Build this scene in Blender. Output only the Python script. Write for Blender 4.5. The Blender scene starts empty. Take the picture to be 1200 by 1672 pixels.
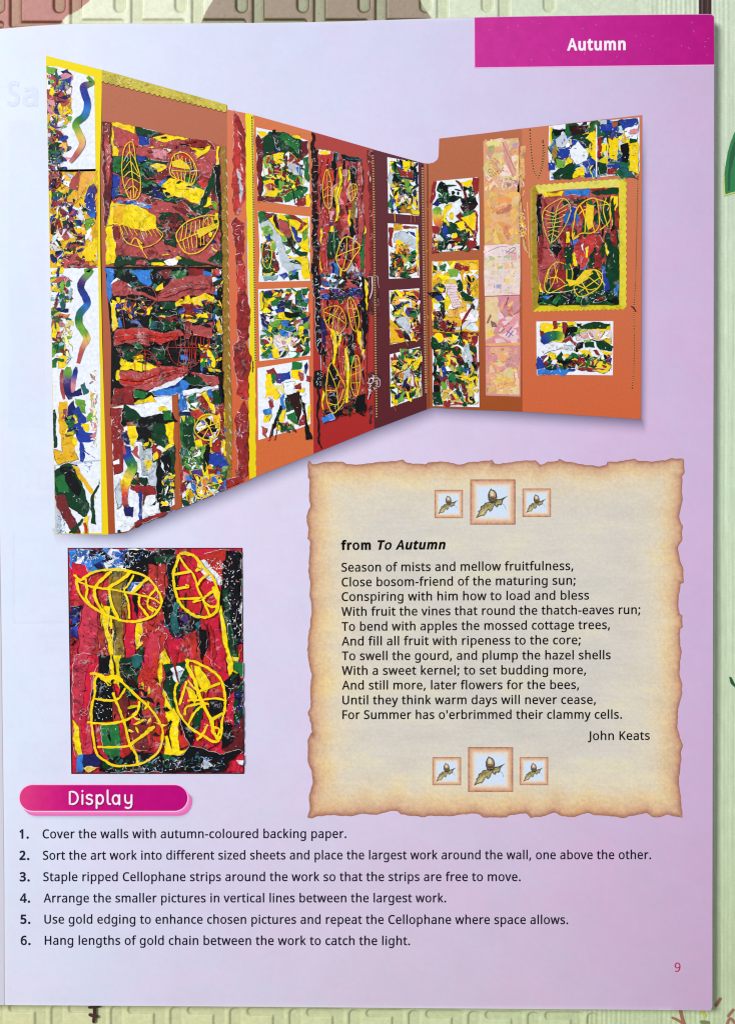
import bpy, math, random
import numpy as np
from mathutils import Vector, Euler
from mathutils.geometry import tessellate_polygon
C = bpy.context.scene.collection
SC = bpy.context.scene
R = math.radians
# ------------------------------------------------------------------ camera, world, lamps, exposure
CAMLOC = (0.015837487, 0.007284367, 0.364609851)
CAMROT = (-0.015701206, 0.032677078, -0.004153348)
ZP = 0.004                                   # height of the page above the tablecloth
cd = bpy.data.cameras.new('camera'); cam = bpy.data.objects.new('camera', cd); C.objects.link(cam)
cam.location = CAMLOC; cam.rotation_euler = CAMROT
cd.sensor_fit = 'HORIZONTAL'; cd.sensor_width = 36; cd.lens = 60; cd.clip_start = 0.01; cd.clip_end = 50
SC.camera = cam
SC.view_settings.view_transform = 'Standard'; SC.view_settings.look = 'None'
SC.cycles.pixel_filter_type = 'BLACKMAN_HARRIS'; SC.cycles.filter_width = 1.15
SC.view_settings.exposure = 0; SC.view_settings.gamma = 1; SC.view_settings.use_curve_mapping = False
w = bpy.data.worlds.new('World'); SC.world = w; w.use_nodes = True
w.node_tree.nodes['Background'].inputs[0].default_value = (0.93, 0.96, 1.0, 1)
w.node_tree.nodes['Background'].inputs[1].default_value = 0.36
def area(name, loc, target, size, power, col):
    l = bpy.data.lights.new(name, 'AREA'); l.shape = 'DISK'; l.size = size; l.energy = power; l.color = col
    o = bpy.data.objects.new(name, l); C.objects.link(o); o.location = loc
    o.rotation_euler = (Vector(target) - Vector(loc)).to_track_quat('-Z', 'Y').to_euler()
    return o
area('window_light', (-2.2, 1.45, 3.1), (0, 0, 0), 1.4, 152, (1.0, 0.985, 0.965))

# ------------------------------------------------------------------ helpers
_rot = np.array(Euler(CAMROT, 'XYZ').to_matrix())
_loc = np.array(CAMLOC)
def P(px, py, z=ZP):
    """a point of the photograph's 1200 x 1672 grid, laid on the sheet at height z"""
    d = _rot @ np.array([(px - 600) / 2000.0, (836 - py) / 2000.0, -1.0])
    t = (z - _loc[2]) / d[2]
    p = _loc + d * t
    return (p[0], p[1], z)
def PA(px, py, z):
    px = np.asarray(px, float); py = np.asarray(py, float)
    d = np.stack([(px - 600) / 2000.0, (836 - py) / 2000.0, -np.ones_like(px)], -1) @ _rot.T
    t = (z - _loc[2]) / d[..., 2]
    return _loc + d * t[..., None]
KLIT = 1.0                                   # how bright a white sheet renders here
def lin(c):
    c = np.asarray(c, float) / 255.0
    return np.where(c <= 0.04045, c / 12.92, ((c + 0.055) / 1.055) ** 2.4) / KLIT
PAL = dict(Y=(247,216,18), y=(236,182,32), O=(226,128,48), o=(240,176,72), R=(178,78,80), r=(146,42,44), m=(104,32,40),
  G=(34,112,58), g=(16,62,38), e=(112,168,62), B=(36,62,158), b=(30,34,96), L=(52,124,212), K=(16,18,22), W=(234,240,250),
  w=(192,202,216), N=(184,106,76), n=(170,86,46), P=(84,54,124), p=(216,142,152), T=(40,104,108), X=(152,122,50),
  q=(206,34,62), Q=(190,58,56), D=(208,112,64), d=(214,106,54), E=(120,44,46), F=(172,60,52), f=(166,38,34), M=(92,38,46),
  U=(224,196,84), u=(206,184,70), a=(222,192,150), l=(232,222,150), v=(190,140,190), t=(140,190,200), z=(120,86,40), k=(48,24,22),
  j=(232,212,216), i=(224,168,120), C=(196,50,44), H=(200,56,78))
def noise2(x, y, seed=0):
    """cheap smooth value noise"""
    rs = np.random.RandomState(seed); T = rs.rand(64, 64)
    xi = np.floor(x).astype(int); yi = np.floor(y).astype(int); fx = x - xi; fy = y - yi
    fx = fx * fx * (3 - 2 * fx); fy = fy * fy * (3 - 2 * fy)
    g = lambda a, b: T[a % 64, b % 64]
    return (g(xi, yi) * (1 - fx) + g(xi + 1, yi) * fx) * (1 - fy) + (g(xi, yi + 1) * (1 - fx) + g(xi + 1, yi + 1) * fx) * fy
def fbm(x, y, seed=0, o=4):
    s = 0; a = .5
    for i in range(o):
        s = s + a * noise2(x, y, seed + i); x = x * 2.03 + 7.1; y = y * 2.03 + 3.7; a *= .5
    return s / (1 - .5 ** o)

def material(name, rough=.5, spec=.3, var=.10, vscale=900, bump=0.0, bscale=2500, alpha=False, coat=0.0):
    m = bpy.data.materials.new(name); m.use_nodes = True; nt = m.node_tree; N = nt.nodes; L = nt.links
    b = N['Principled BSDF']; b.inputs['Roughness'].default_value = rough; b.inputs['Specular IOR Level'].default_value = spec
    b.inputs['Coat Weight'].default_value = coat; b.inputs['Coat Roughness'].default_value = .25
    at = N.new('ShaderNodeAttribute'); at.attribute_name = 'Col'
    tc = N.new('ShaderNodeTexCoord'); nz = N.new('ShaderNodeTexNoise'); nz.inputs['Scale'].default_value = vscale; nz.inputs['Detail'].default_value = 5; nz.inputs['Distortion'].default_value = .8 if var > .2 else 0
    L.new(tc.outputs['Object'], nz.inputs['Vector'])
    mr = N.new('ShaderNodeMapRange'); mr.inputs[1].default_value = .25; mr.inputs[2].default_value = .75
    mr.inputs[3].default_value = 1 - var; mr.inputs[4].default_value = 1 + var; L.new(nz.outputs['Fac'], mr.inputs[0])
    mx = N.new('ShaderNodeVectorMath'); mx.operation = 'SCALE'; L.new(at.outputs['Color'], mx.inputs[0]); L.new(mr.outputs[0], mx.inputs['Scale'])
    L.new(mx.outputs[0], b.inputs['Base Color'])
    if bump:
        n2 = N.new('ShaderNodeTexNoise'); n2.inputs['Scale'].default_value = bscale; n2.inputs['Detail'].default_value = 4
        L.new(tc.outputs['Object'], n2.inputs['Vector'])
        bp = N.new('ShaderNodeBump'); bp.inputs['Strength'].default_value = bump; bp.inputs['Distance'].default_value = .0003
        L.new(n2.outputs['Fac'], bp.inputs['Height']); L.new(bp.outputs['Normal'], b.inputs['Normal'])
    if alpha:
        tr = N.new('ShaderNodeBsdfTransparent'); ms = N.new('ShaderNodeMixShader')
        L.new(at.outputs['Alpha'], ms.inputs[0]); L.new(tr.outputs[0], ms.inputs[1]); L.new(b.outputs[0], ms.inputs[2])
        L.new(ms.outputs[0], N['Material Output'].inputs['Surface'])
    return m
def crinkle(m, sc, dark, light, patch):
    """printed creases and glints of torn, painted paper: thin dark folds and pale broken lines"""
    nt = m.node_tree; N = nt.nodes; L = nt.links; b = N['Principled BSDF']
    src = b.inputs['Base Color'].links[0].from_socket; tc = [n for n in N if n.type == 'TEX_COORD'][0]
    def ridge(scale, wid, dist):
        n = N.new('ShaderNodeTexNoise'); n.inputs['Scale'].default_value = scale; n.inputs['Detail'].default_value = 3; n.inputs['Distortion'].default_value = dist
        L.new(tc.outputs['Object'], n.inputs['Vector'])
        a = N.new('ShaderNodeMath'); a.operation = 'SUBTRACT'; L.new(n.outputs['Fac'], a.inputs[0]); a.inputs[1].default_value = .5
        c = N.new('ShaderNodeMath'); c.operation = 'ABSOLUTE'; L.new(a.outputs[0], c.inputs[0])
        r = N.new('ShaderNodeMapRange'); r.inputs[1].default_value = 0; r.inputs[2].default_value = wid; r.inputs[3].default_value = 1; r.inputs[4].default_value = 0
        L.new(c.outputs[0], r.inputs[0]); return r.outputs[0]
    def mask(scale, lo, hi):
        n = N.new('ShaderNodeTexNoise'); n.inputs['Scale'].default_value = scale; n.inputs['Detail'].default_value = 2; L.new(tc.outputs['Object'], n.inputs['Vector'])
        r = N.new('ShaderNodeMapRange'); r.inputs[1].default_value = lo; r.inputs[2].default_value = hi; L.new(n.outputs['Fac'], r.inputs[0]); return r.outputs[0]
    def mul(a, k):
        q = N.new('ShaderNodeMath'); q.operation = 'MULTIPLY'; L.new(a, q.inputs[0])
        if isinstance(k, float): q.inputs[1].default_value = k
        else: L.new(k, q.inputs[1])
        return q.outputs[0]
    lum = N.new('ShaderNodeRGBToBW'); L.new(src, lum.inputs[0]); lm = N.new('ShaderNodeMapRange'); lm.inputs[1].default_value = .45; lm.inputs[2].default_value = .75
    lm.inputs[3].default_value = 1; lm.inputs[4].default_value = .12; L.new(lum.outputs[0], lm.inputs[0])
    for f, colr in ((mul(mul(mul(ridge(sc * .55, .07, .7), mask(170, .40, .60)), dark), lm.outputs[0]), (.012, .012, .014, 1)), (mul(mul(ridge(sc, .05, .5), mask(230, .5 + patch, .64 + patch)), light), (.78, .80, .84, 1))):
        mx = N.new('ShaderNodeMix'); mx.data_type = 'RGBA'; L.new(f, mx.inputs[0]); L.new(src, mx.inputs[6]); mx.inputs[7].default_value = colr; src = mx.outputs[2]
    L.new(src, b.inputs['Base Color'])
M_PAPER = material('glossy_lilac_paper', .42, .2, .012, 700, .05, 1500)
M_INK = material('printed_ink', .42, .1, .05, 1500)
M_ART = material('printed_artwork', .45, .08, .12, 1000)
M_CELLO = material('printed_cellophane', .45, .08, .30, 800); crinkle(M_CELLO, 520, .72, .42, .05); crinkle(M_ART, 600, .45, .22, .05)
M_PASTEL = material('printed_pastel', .45, .08, .10, 900)
M_SOFT = material('soft_printed_tone', .42, .1, .05, 1500, alpha=True)
M_PARCH = material('printed_parchment', .45, .15, .045, 1900)
M_EDGE = material('paper_edges', .8, .2, .1, 2000)
M_CLOTH = material('embossed_vinyl', .45, .4, .05, 1300, .25, 3000)

def mesh_obj(name, verts, faces, cols, mat, parent=None, smooth=False):
    me = bpy.data.meshes.new(name); me.from_pydata([tuple(v) for v in verts], [], faces)
    ca = me.color_attributes.new('Col', 'FLOAT_COLOR', 'POINT')
    cols = np.asarray(cols, np.float32)
    if cols.shape[1] == 3: cols = np.concatenate([cols, np.ones((len(cols), 1), np.float32)], 1)
    ca.data.foreach_set('color', cols.ravel())
    me.materials.append(mat)
    if smooth: me.shade_smooth()
    me.update()
    o = bpy.data.objects.new(name, me); C.objects.link(o)
    if parent: o.parent = parent
    return o
def empty(name, loc=(0, 0, 0), parent=None):
    o = bpy.data.objects.new(name, None); C.objects.link(o); o.location = loc; o.empty_display_size = .02
    if parent: o.parent = parent
    return o
DZ = 5e-7
def catmull(pts, n=4, closed=False):
    if len(pts) < 3: return pts
    out = []; L = len(pts)
    rng = range(L) if closed else range(L - 1)
    for i in rng:
        p = [pts[(i + k) % L] if closed else pts[min(max(i + k, 0), L - 1)] for k in (-1, 0, 1, 2)]
        for j in range(n):
            t = j / n; q = []
            for a in (0, 1):
                q.append(.5 * (2 * p[1][a] + (p[2][a] - p[0][a]) * t + (2 * p[0][a] - 5 * p[1][a] + 4 * p[2][a] - p[3][a]) * t * t + (3 * p[1][a] - p[0][a] - 3 * p[2][a] + p[3][a]) * t ** 3))
            out.append(tuple(q))
    if not closed: out.append(pts[-1])
    return out
def inside(x, y, poly):
    c = False; j = len(poly) - 1
    for i in range(len(poly)):
        xi, yi = poly[i]; xj, yj = poly[j]
        if (yi > y) != (yj > y) and x < (xj - xi) * (y - yi) / (yj - yi) + xi: c = not c
        j = i
    return c
class Art:
    """flat coloured shapes, each a hair above the one before, gathered into one mesh"""
    def __init__(s, z, T=(0, 0, 1), seed=1, amp=.9):
        s.v = []; s.f = []; s.c = []; s.z = z; s.T = T; s.rnd = random.Random(seed); s.amp = amp; s.wave = .62 if amp >= .6 else 0; s.mix = None; s.clip = None
    def px(s, p): return (s.T[0] + p[0] / s.T[2], s.T[1] + p[1] / s.T[2])
    def col(s, c): return lin(PAL[c]) if isinstance(c, str) else lin(c)
    def jit(s, c, k=.12):
        c = np.array(s.col(c))
        if s.mix: c = c * (1 - s.mix[1]) + s.col(s.mix[0]) * s.mix[1]; k *= .5
        return np.clip(c * (1 + s.rnd.uniform(-k, k)) * np.array([1 + s.rnd.uniform(-k, k) * .4 for _ in range(3)]), 0, 1)
    def raw(s, pts, cols, alpha=None):
        """polygon in photo pixels"""
        if len(pts) < 3: return
        if s.clip: pts = [s.clip(*p) for p in pts]
        tri = tessellate_polygon([[Vector((p[0], p[1], 0)) for p in pts]])
        b = len(s.v)
        for i, p in enumerate(pts):
            s.v.append(P(p[0], p[1], s.z)); c = cols if np.ndim(cols) == 1 else cols[i]
            s.c.append(tuple(c[:3]) + ((1.0 if alpha is None else alpha),))
        for t in tri:
            a, b_, c_ = (pts[t[0]], pts[t[1]], pts[t[2]])
            cr = (b_[0] - a[0]) * (c_[1] - a[1]) - (b_[1] - a[1]) * (c_[0] - a[0])
            if abs(cr) < 1e-9: continue
            s.f.append((b + t[0], b + t[1], b + t[2]) if cr < 0 else (b + t[0], b + t[2], b + t[1]))
        s.z += DZ
    def torn(s, pts, amp=None, step=3.2):
        amp = s.amp if amp is None else amp; out = []; L = len(pts); wv = s.wave
        for i in range(L):
            a = pts[i]; b = pts[(i + 1) % L]; d = math.dist(a, b); n = max(1, int(d / step))
            for j in range(n):
                t = j / n; k = amp if j else amp * .5
                x = a[0] + (b[0] - a[0]) * t; y = a[1] + (b[1] - a[1]) * t
                if wv:
                    dx = sum(math.sin(x * p + y * q + r) for p, q, r in ((.11, .31, 1), (.37, -.17, 2.3), (.05, .13, 4))) * wv
                    dy = sum(math.sin(x * p + y * q + r) for p, q, r in ((.29, .09, .4), (-.15, .41, 3.1), (.12, .04, 5))) * wv
                    x, y = x + dx, y + dy
                out.append((x + s.rnd.uniform(-k, k), y + s.rnd.uniform(-k, k)))
        return out
    def poly(s, c, pts, torn=True):
        q = [s.px(p) for p in pts]
        if not torn: s.raw(q, s.col(c)); return
        q = s.torn(q); k = s.jit(c, .06); s.raw(q, k); s.edges(q, k)
    def edges(s, q, k, wd=1.0):
        """dark creases and pale torn rims along parts of a scrap's outline"""
        L = len(q)
        if L < 6 or s.amp < .6: return
        z0 = s.z
        for col, pr, ww in ((np.array(k) * .22, .75, wd * 1.15), (np.array(k) * .35, .45, wd * .9), (np.array(k) * .3 + .55, .5, wd * .75)):
            if s.rnd.random() > pr: continue
            i = s.rnd.randrange(L); n = s.rnd.randint(max(3, L // 6), max(4, L // 2)); pt = [q[(i + j) % L] for j in range(n)]
            s.strip(pt, [ww * (.3 + s.rnd.random()) for _ in pt], col, cap=False)
        s.z = z0 + 4 * DZ
    def strip(s, pts, wid, cols, closed=False, cap=True, alpha=None):
        """ribbon in photo pixels: wid and cols per point or single"""
        if s.clip: pts = [s.clip(*p) for p in pts]
        L = len(pts)
        if L < 2: return
        W_ = wid if isinstance(wid, (list, tuple)) else [wid] * L
        col = (lambda i: cols[i]) if np.ndim(cols) == 2 else (lambda i: cols)
        b = len(s.v); al = 1.0 if alpha is None else alpha
        for i, p in enumerate(pts):
            a = pts[i - 1] if (closed or i) else p; c = pts[(i + 1) % L] if (closed or i < L - 1) else p
            dx, dy = c[0] - a[0], c[1] - a[1]; n = math.hypot(dx, dy) or 1; nx, ny = -dy / n * W_[i] / 2, dx / n * W_[i] / 2
            s.v.append(P(p[0] + nx, p[1] + ny, s.z)); s.v.append(P(p[0] - nx, p[1] - ny, s.z))
            k = tuple(col(i)[:3]) + (al,); s.c += [k, k]
        for i in range(L if closed else L - 1):
            j = (i + 1) % L; s.f.append((b + 2 * i, b + 2 * j, b + 2 * j + 1, b + 2 * i + 1))
        if cap and not closed:
            for e, q in ((0, 1), (L - 1, L - 2)):
                p = pts[e]; d = math.atan2(p[1] - pts[q][1], p[0] - pts[q][0]); c0 = len(s.v); r = W_[e] / 2
                for k in range(7):
                    a = d - math.pi / 2 + math.pi * k / 6
                    s.v.append(P(p[0] + r * math.cos(a), p[1] + r * math.sin(a), s.z)); s.c.append(tuple(col(e)[:3]) + (al,))
                s.f.append(tuple(range(c0 + 6, c0 - 1, -1)))
        s.z += DZ
    def stroke(s, c, wd, pts, closed=False, wob=0.0):
        q = catmull([s.px(p) for p in pts], 5 if wob else 4, closed); wd = wd / s.T[2]
        if wob: q = [(x + s.rnd.uniform(-wob, wob) * wd, y + s.rnd.uniform(-wob, wob) * wd) for x, y in q]
        W_ = [wd * (1 + s.rnd.uniform(-wob, wob) * 2.2) for _ in q]
        s.strip(q, W_, s.jit(c, .05), closed)
    def ribbon(s, wd, cs, pts):
        q = catmull([s.px(p) for p in pts], 5); L = len(q); cc = [s.col(c) for c in cs.split(',')]; cols = []
        for i in range(L):
            t = i / (L - 1) * (len(cc) - 1); k = min(int(t), len(cc) - 2); cols.append(cc[k] * (1 - t + k) + cc[k + 1] * (t - k))
        W_ = [wd / s.T[2] * (.55 + .6 * min(1, 5 * min(i, L - 1 - i) / L)) * (1 + s.rnd.uniform(-.08, .08)) for i in range(L)]
        s.strip(q, W_, np.array(cols), cap=False)
    def pick(s, reg):
        xs = [p[0] for p in reg]; ys = [p[1] for p in reg]
        for _ in range(200):
            x = s.rnd.uniform(min(xs), max(xs)); y = s.rnd.uniform(min(ys), max(ys))
            if inside(x, y, reg): return x, y
        return xs[0], ys[0]
    def scraps(s, n, size, pal, reg, asp=4.5, ang=None):
        xs = [p[0] for p in reg]; ys = [p[1] for p in reg]
        for _ in range(int(n * 1.5)):
            x, y = s.pick(reg); a = s.rnd.uniform(0, math.pi) if ang is None else R(ang) + s.rnd.uniform(-.35, .35)
            r = size * s.rnd.uniform(.55, 1.45); k = s.rnd.randint(4, 6); e = s.rnd.uniform(1, asp) ** .5; q = []
            o = s.rnd.uniform(0, 6.28); bend = s.rnd.uniform(-.5, .5)
            for j in range(k):
                t = 2 * math.pi * (j + s.rnd.uniform(-.3, .3)) / k + o; rr = r * s.rnd.uniform(.6, 1.3)
                u, v = rr * e * math.cos(t), rr / e * math.sin(t); v += bend * u * u / (r * e) * .6
                q.append((x + u * math.cos(a) - v * math.sin(a), y + u * math.sin(a) + v * math.cos(a)))
            q = [(min(max(u, min(xs)), max(xs)), min(max(v, min(ys)), max(ys))) for u, v in q]
            q = catmull([s.px(p) for p in q], 3, True) if s.rnd.random() < .55 else [s.px(p) for p in q]; q = s.torn(q, .4, 2.4); k = s.jit(s.rnd.choice(pal), .25); s.raw(q, k); z = s.z; s.edges(q, k, .8); s.z = z + DZ
    def band(s, c, wd, pts):
        """a long torn strip of paper with creased edges"""
        q = catmull([s.px(p) for p in pts], 7); wd = wd / s.T[2]; k = s.jit(c, .08); n = len(q)
        ph = s.rnd.uniform(0, 6); W_ = [wd * (.85 + .16 * math.sin(ph + i * .45) + .10 * math.sin(ph * 2 + i * 1.3) + s.rnd.uniform(-.04, .04)) for i in range(n)]
        s.strip(q, W_, k, cap=False)
        for sg in (-1, 1):
            e = [(x + sg * w_ * .47, y + s.rnd.uniform(-.3, .3)) for (x, y), w_ in zip(q, W_)]
            s.strip(e, [s.rnd.uniform(.2, 1.9) for _ in e], k * .18, cap=False)
            a = s.rnd.randrange(max(1, n - 8)); e2 = [(x - sg * 1.3, y) for x, y in e[a:a + max(5, n // 3)]]
            s.strip(e2, [s.rnd.uniform(.1, .8) for _ in e2], k * .3 + .5, cap=False)
    def flow(s, n, ln, wd, pal, reg):
        """long wavy streaks running down"""
        for _ in range(n):
            x, y = s.pick(reg); L = ln * s.rnd.uniform(.5, 1.3); k = max(4, int(L / 26)); ph = s.rnd.uniform(0, 6); q = []
            for i in range(k + 1):
                q.append((x + 9 * math.sin(ph + i * .9) + s.rnd.uniform(-4, 4), y + L * (i / k - .5)))
            q = [p for p in q if inside(p[0], p[1], reg)]
            if len(q) < 4: continue
            q = catmull([s.px(p) for p in q], 4); w_ = wd / s.T[2] * s.rnd.uniform(.5, 1.3); m = len(q)
            s.strip(q, [w_ * (.15 + math.sin(math.pi * i / (m - 1)) ** .6) * s.rnd.uniform(.75, 1.2) for i in range(m)], s.jit(s.rnd.choice(pal), .2), cap=False)
    def glints(s, n, ln, wd, c, reg, curve=.9):
        z0 = s.z
        for g in range(n):
            s.z = z0 + (g % 8) * DZ
            x, y = s.pick(reg); a = s.rnd.uniform(0, 2 * math.pi); q = [(x, y)]; L = ln * s.rnd.uniform(.25, .95)
            for _ in range(3):
                x += L / 3 * math.cos(a); y += L / 3 * math.sin(a); a += s.rnd.uniform(-curve, curve); q.append((x, y))
            if not all(inside(u, v, reg) for u, v in q): continue
            w_ = wd * .8 / s.T[2]; q = [s.px(p) for p in q]
            s.strip(q, [w_ * .35, w_, w_ * .9, w_ * .3], s.jit(s.rnd.choice(c), .15), cap=False)
        s.z = z0 + 8 * DZ
    def run(s, text):
        for ln in text.strip().splitlines():
            t = ln.split()
            if not t or t[0] == '#': continue
            fl = lambda a: [(float(a[i]), float(a[i + 1])) for i in range(0, len(a) - 1, 2)]
            o = t[0]
            if o == 'p': s.poly(t[1], fl(t[2:]))
            elif o == 'q': s.poly(t[1], fl(t[2:]), False)
            elif o == 's': s.stroke(t[1], float(t[2]), fl(t[3:]))
            elif o == 'S': s.stroke(t[1], float(t[2]), fl(t[3:]), wob=.13)
            elif o == 'c': s.stroke(t[1], float(t[2]), fl(t[3:]), True, .13)
            elif o == 'r': s.ribbon(float(t[1]), t[2], fl(t[3:]))
            elif o == 'n': s.scraps(int(t[1]), float(t[2]), t[3], fl(t[4:]))
            elif o == 'v': s.scraps(int(t[1]), float(t[2]), t[3], fl(t[4:]), 5, 88)
            elif o == 'h': s.scraps(int(t[1]), float(t[2]), t[3], fl(t[4:]), 5, 4)
            elif o == 'k': s.glints(int(t[1]), float(t[2]), float(t[3]), t[4], fl(t[5:]))
            elif o == 'b': s.band(t[1], float(t[2]), fl(t[3:]))
            elif o == 'w': s.flow(int(t[1]), float(t[2]), float(t[3]), t[4], fl(t[5:]))
            elif o == 'f':                                           # row of veins: colour width n then two guide lines (4 points)
                g = fl(t[4:]); n = int(t[3])
                for i in range(n):
                    u = i / max(1, n - 1); a = [g[0][k] + (g[1][k] - g[0][k]) * u for k in (0, 1)]; b = [g[2][k] + (g[3][k] - g[2][k]) * u for k in (0, 1)]
                    m_ = [(a[k] + b[k]) / 2 + s.rnd.uniform(-6, 6) for k in (0, 1)]
                    s.stroke(t[1], float(t[2]), [a, m_, b], wob=.13)
        return s
    def build(s, name, parent, mat=None, label=None):
        o = mesh_obj(name, s.v, s.f, s.c, mat or M_ART, parent)
        if label: o['label'] = label
        return o
# depth stations for what lies on the page
Z0 = ZP + 2e-5

def dist_outline(px, py, poly):
    px = np.asarray(px); best = np.full(px.shape, 1e9); bx = np.zeros(px.shape); by = np.zeros(px.shape)
    for i in range(len(poly)):
        a = poly[i]; b = poly[(i + 1) % len(poly)]; dx, dy = b[0] - a[0], b[1] - a[1]; L2 = dx * dx + dy * dy or 1e-9
        t = np.clip(((px - a[0]) * dx + (py - a[1]) * dy) / L2, 0, 1); qx = a[0] + t * dx; qy = a[1] + t * dy
        d = np.hypot(px - qx, py - qy); m = d < best; best = np.where(m, d, best); bx = np.where(m, qx, bx); by = np.where(m, qy, by)
    return best, bx, by
def inside_np(x, y, poly):
    c = np.zeros(x.shape, bool); j = len(poly) - 1
    for i in range(len(poly)):
        xi, yi = poly[i]; xj, yj = poly[j]
        if yi != yj: c ^= ((yi > y) != (yj > y)) & (x < (xj - xi) * (y - yi) / (yj - yi) + xi)
        j = i
    return c
def grid_sheet(name, poly, cell, colfn, z, mat, parent):
    """a sheet cut to an outline, coloured by a function of place and of the distance to its edge"""
    xs = [p[0] for p in poly]; ys = [p[1] for p in poly]
    X = np.arange(min(xs) - cell, max(xs) + 2 * cell, cell); Y = np.arange(min(ys) - cell, max(ys) + 2 * cell, cell)
    gx, gy = np.meshgrid(X, Y); gx = gx.astype(float); gy = gy.astype(float)
    ins = inside_np(gx, gy, poly); d, qx, qy = dist_outline(gx, gy, poly)
    snap = (~ins) & (d < cell * 1.5); near = ins & (d < cell * .3)
    mv = snap | near; ux = np.where(mv, qx, gx); uy = np.where(mv, qy, gy); ok = ins | snap
    col = colfn(ux, uy, np.where(ins, d, 0))
    n, m = gx.shape; cellok = (ok[:-1, :-1] & ok[1:, :-1] & ok[:-1, 1:] & ok[1:, 1:]) & (ins[:-1, :-1].astype(int) + ins[1:, :-1] + ins[:-1, 1:] + ins[1:, 1:] >= 1)
    idx = np.arange(n * m).reshape(n, m); I, J = np.nonzero(cellok)
    F = np.stack([idx[I, J], idx[I + 1, J], idx[I + 1, J + 1], idx[I, J + 1]], 1)
    used = np.unique(F); remap = -np.ones(n * m, int); remap[used] = np.arange(len(used))
    V = PA(ux.ravel()[used], uy.ravel()[used], z); cols = col.reshape(-1, 3)[used]
    return mesh_obj(name, V.tolist(), remap[F].tolist(), cols, mat, parent)
def table(px, py, xs, ys, T):
    """smooth blend of a table of colours"""
    T = np.asarray(T, float); u = np.clip(np.interp(px, xs, np.arange(len(xs))), 0, len(xs) - 1.001); v = np.clip(np.interp(py, ys, np.arange(len(ys))), 0, len(ys) - 1.001)
    i = u.astype(int); j = v.astype(int); fu = (u - i)[..., None]; fv = (v - j)[..., None]
    return (T[j, i] * (1 - fu) + T[j, i + 1] * fu) * (1 - fv) + (T[j + 1, i] * (1 - fu) + T[j + 1, i + 1] * fu) * fv
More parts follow.
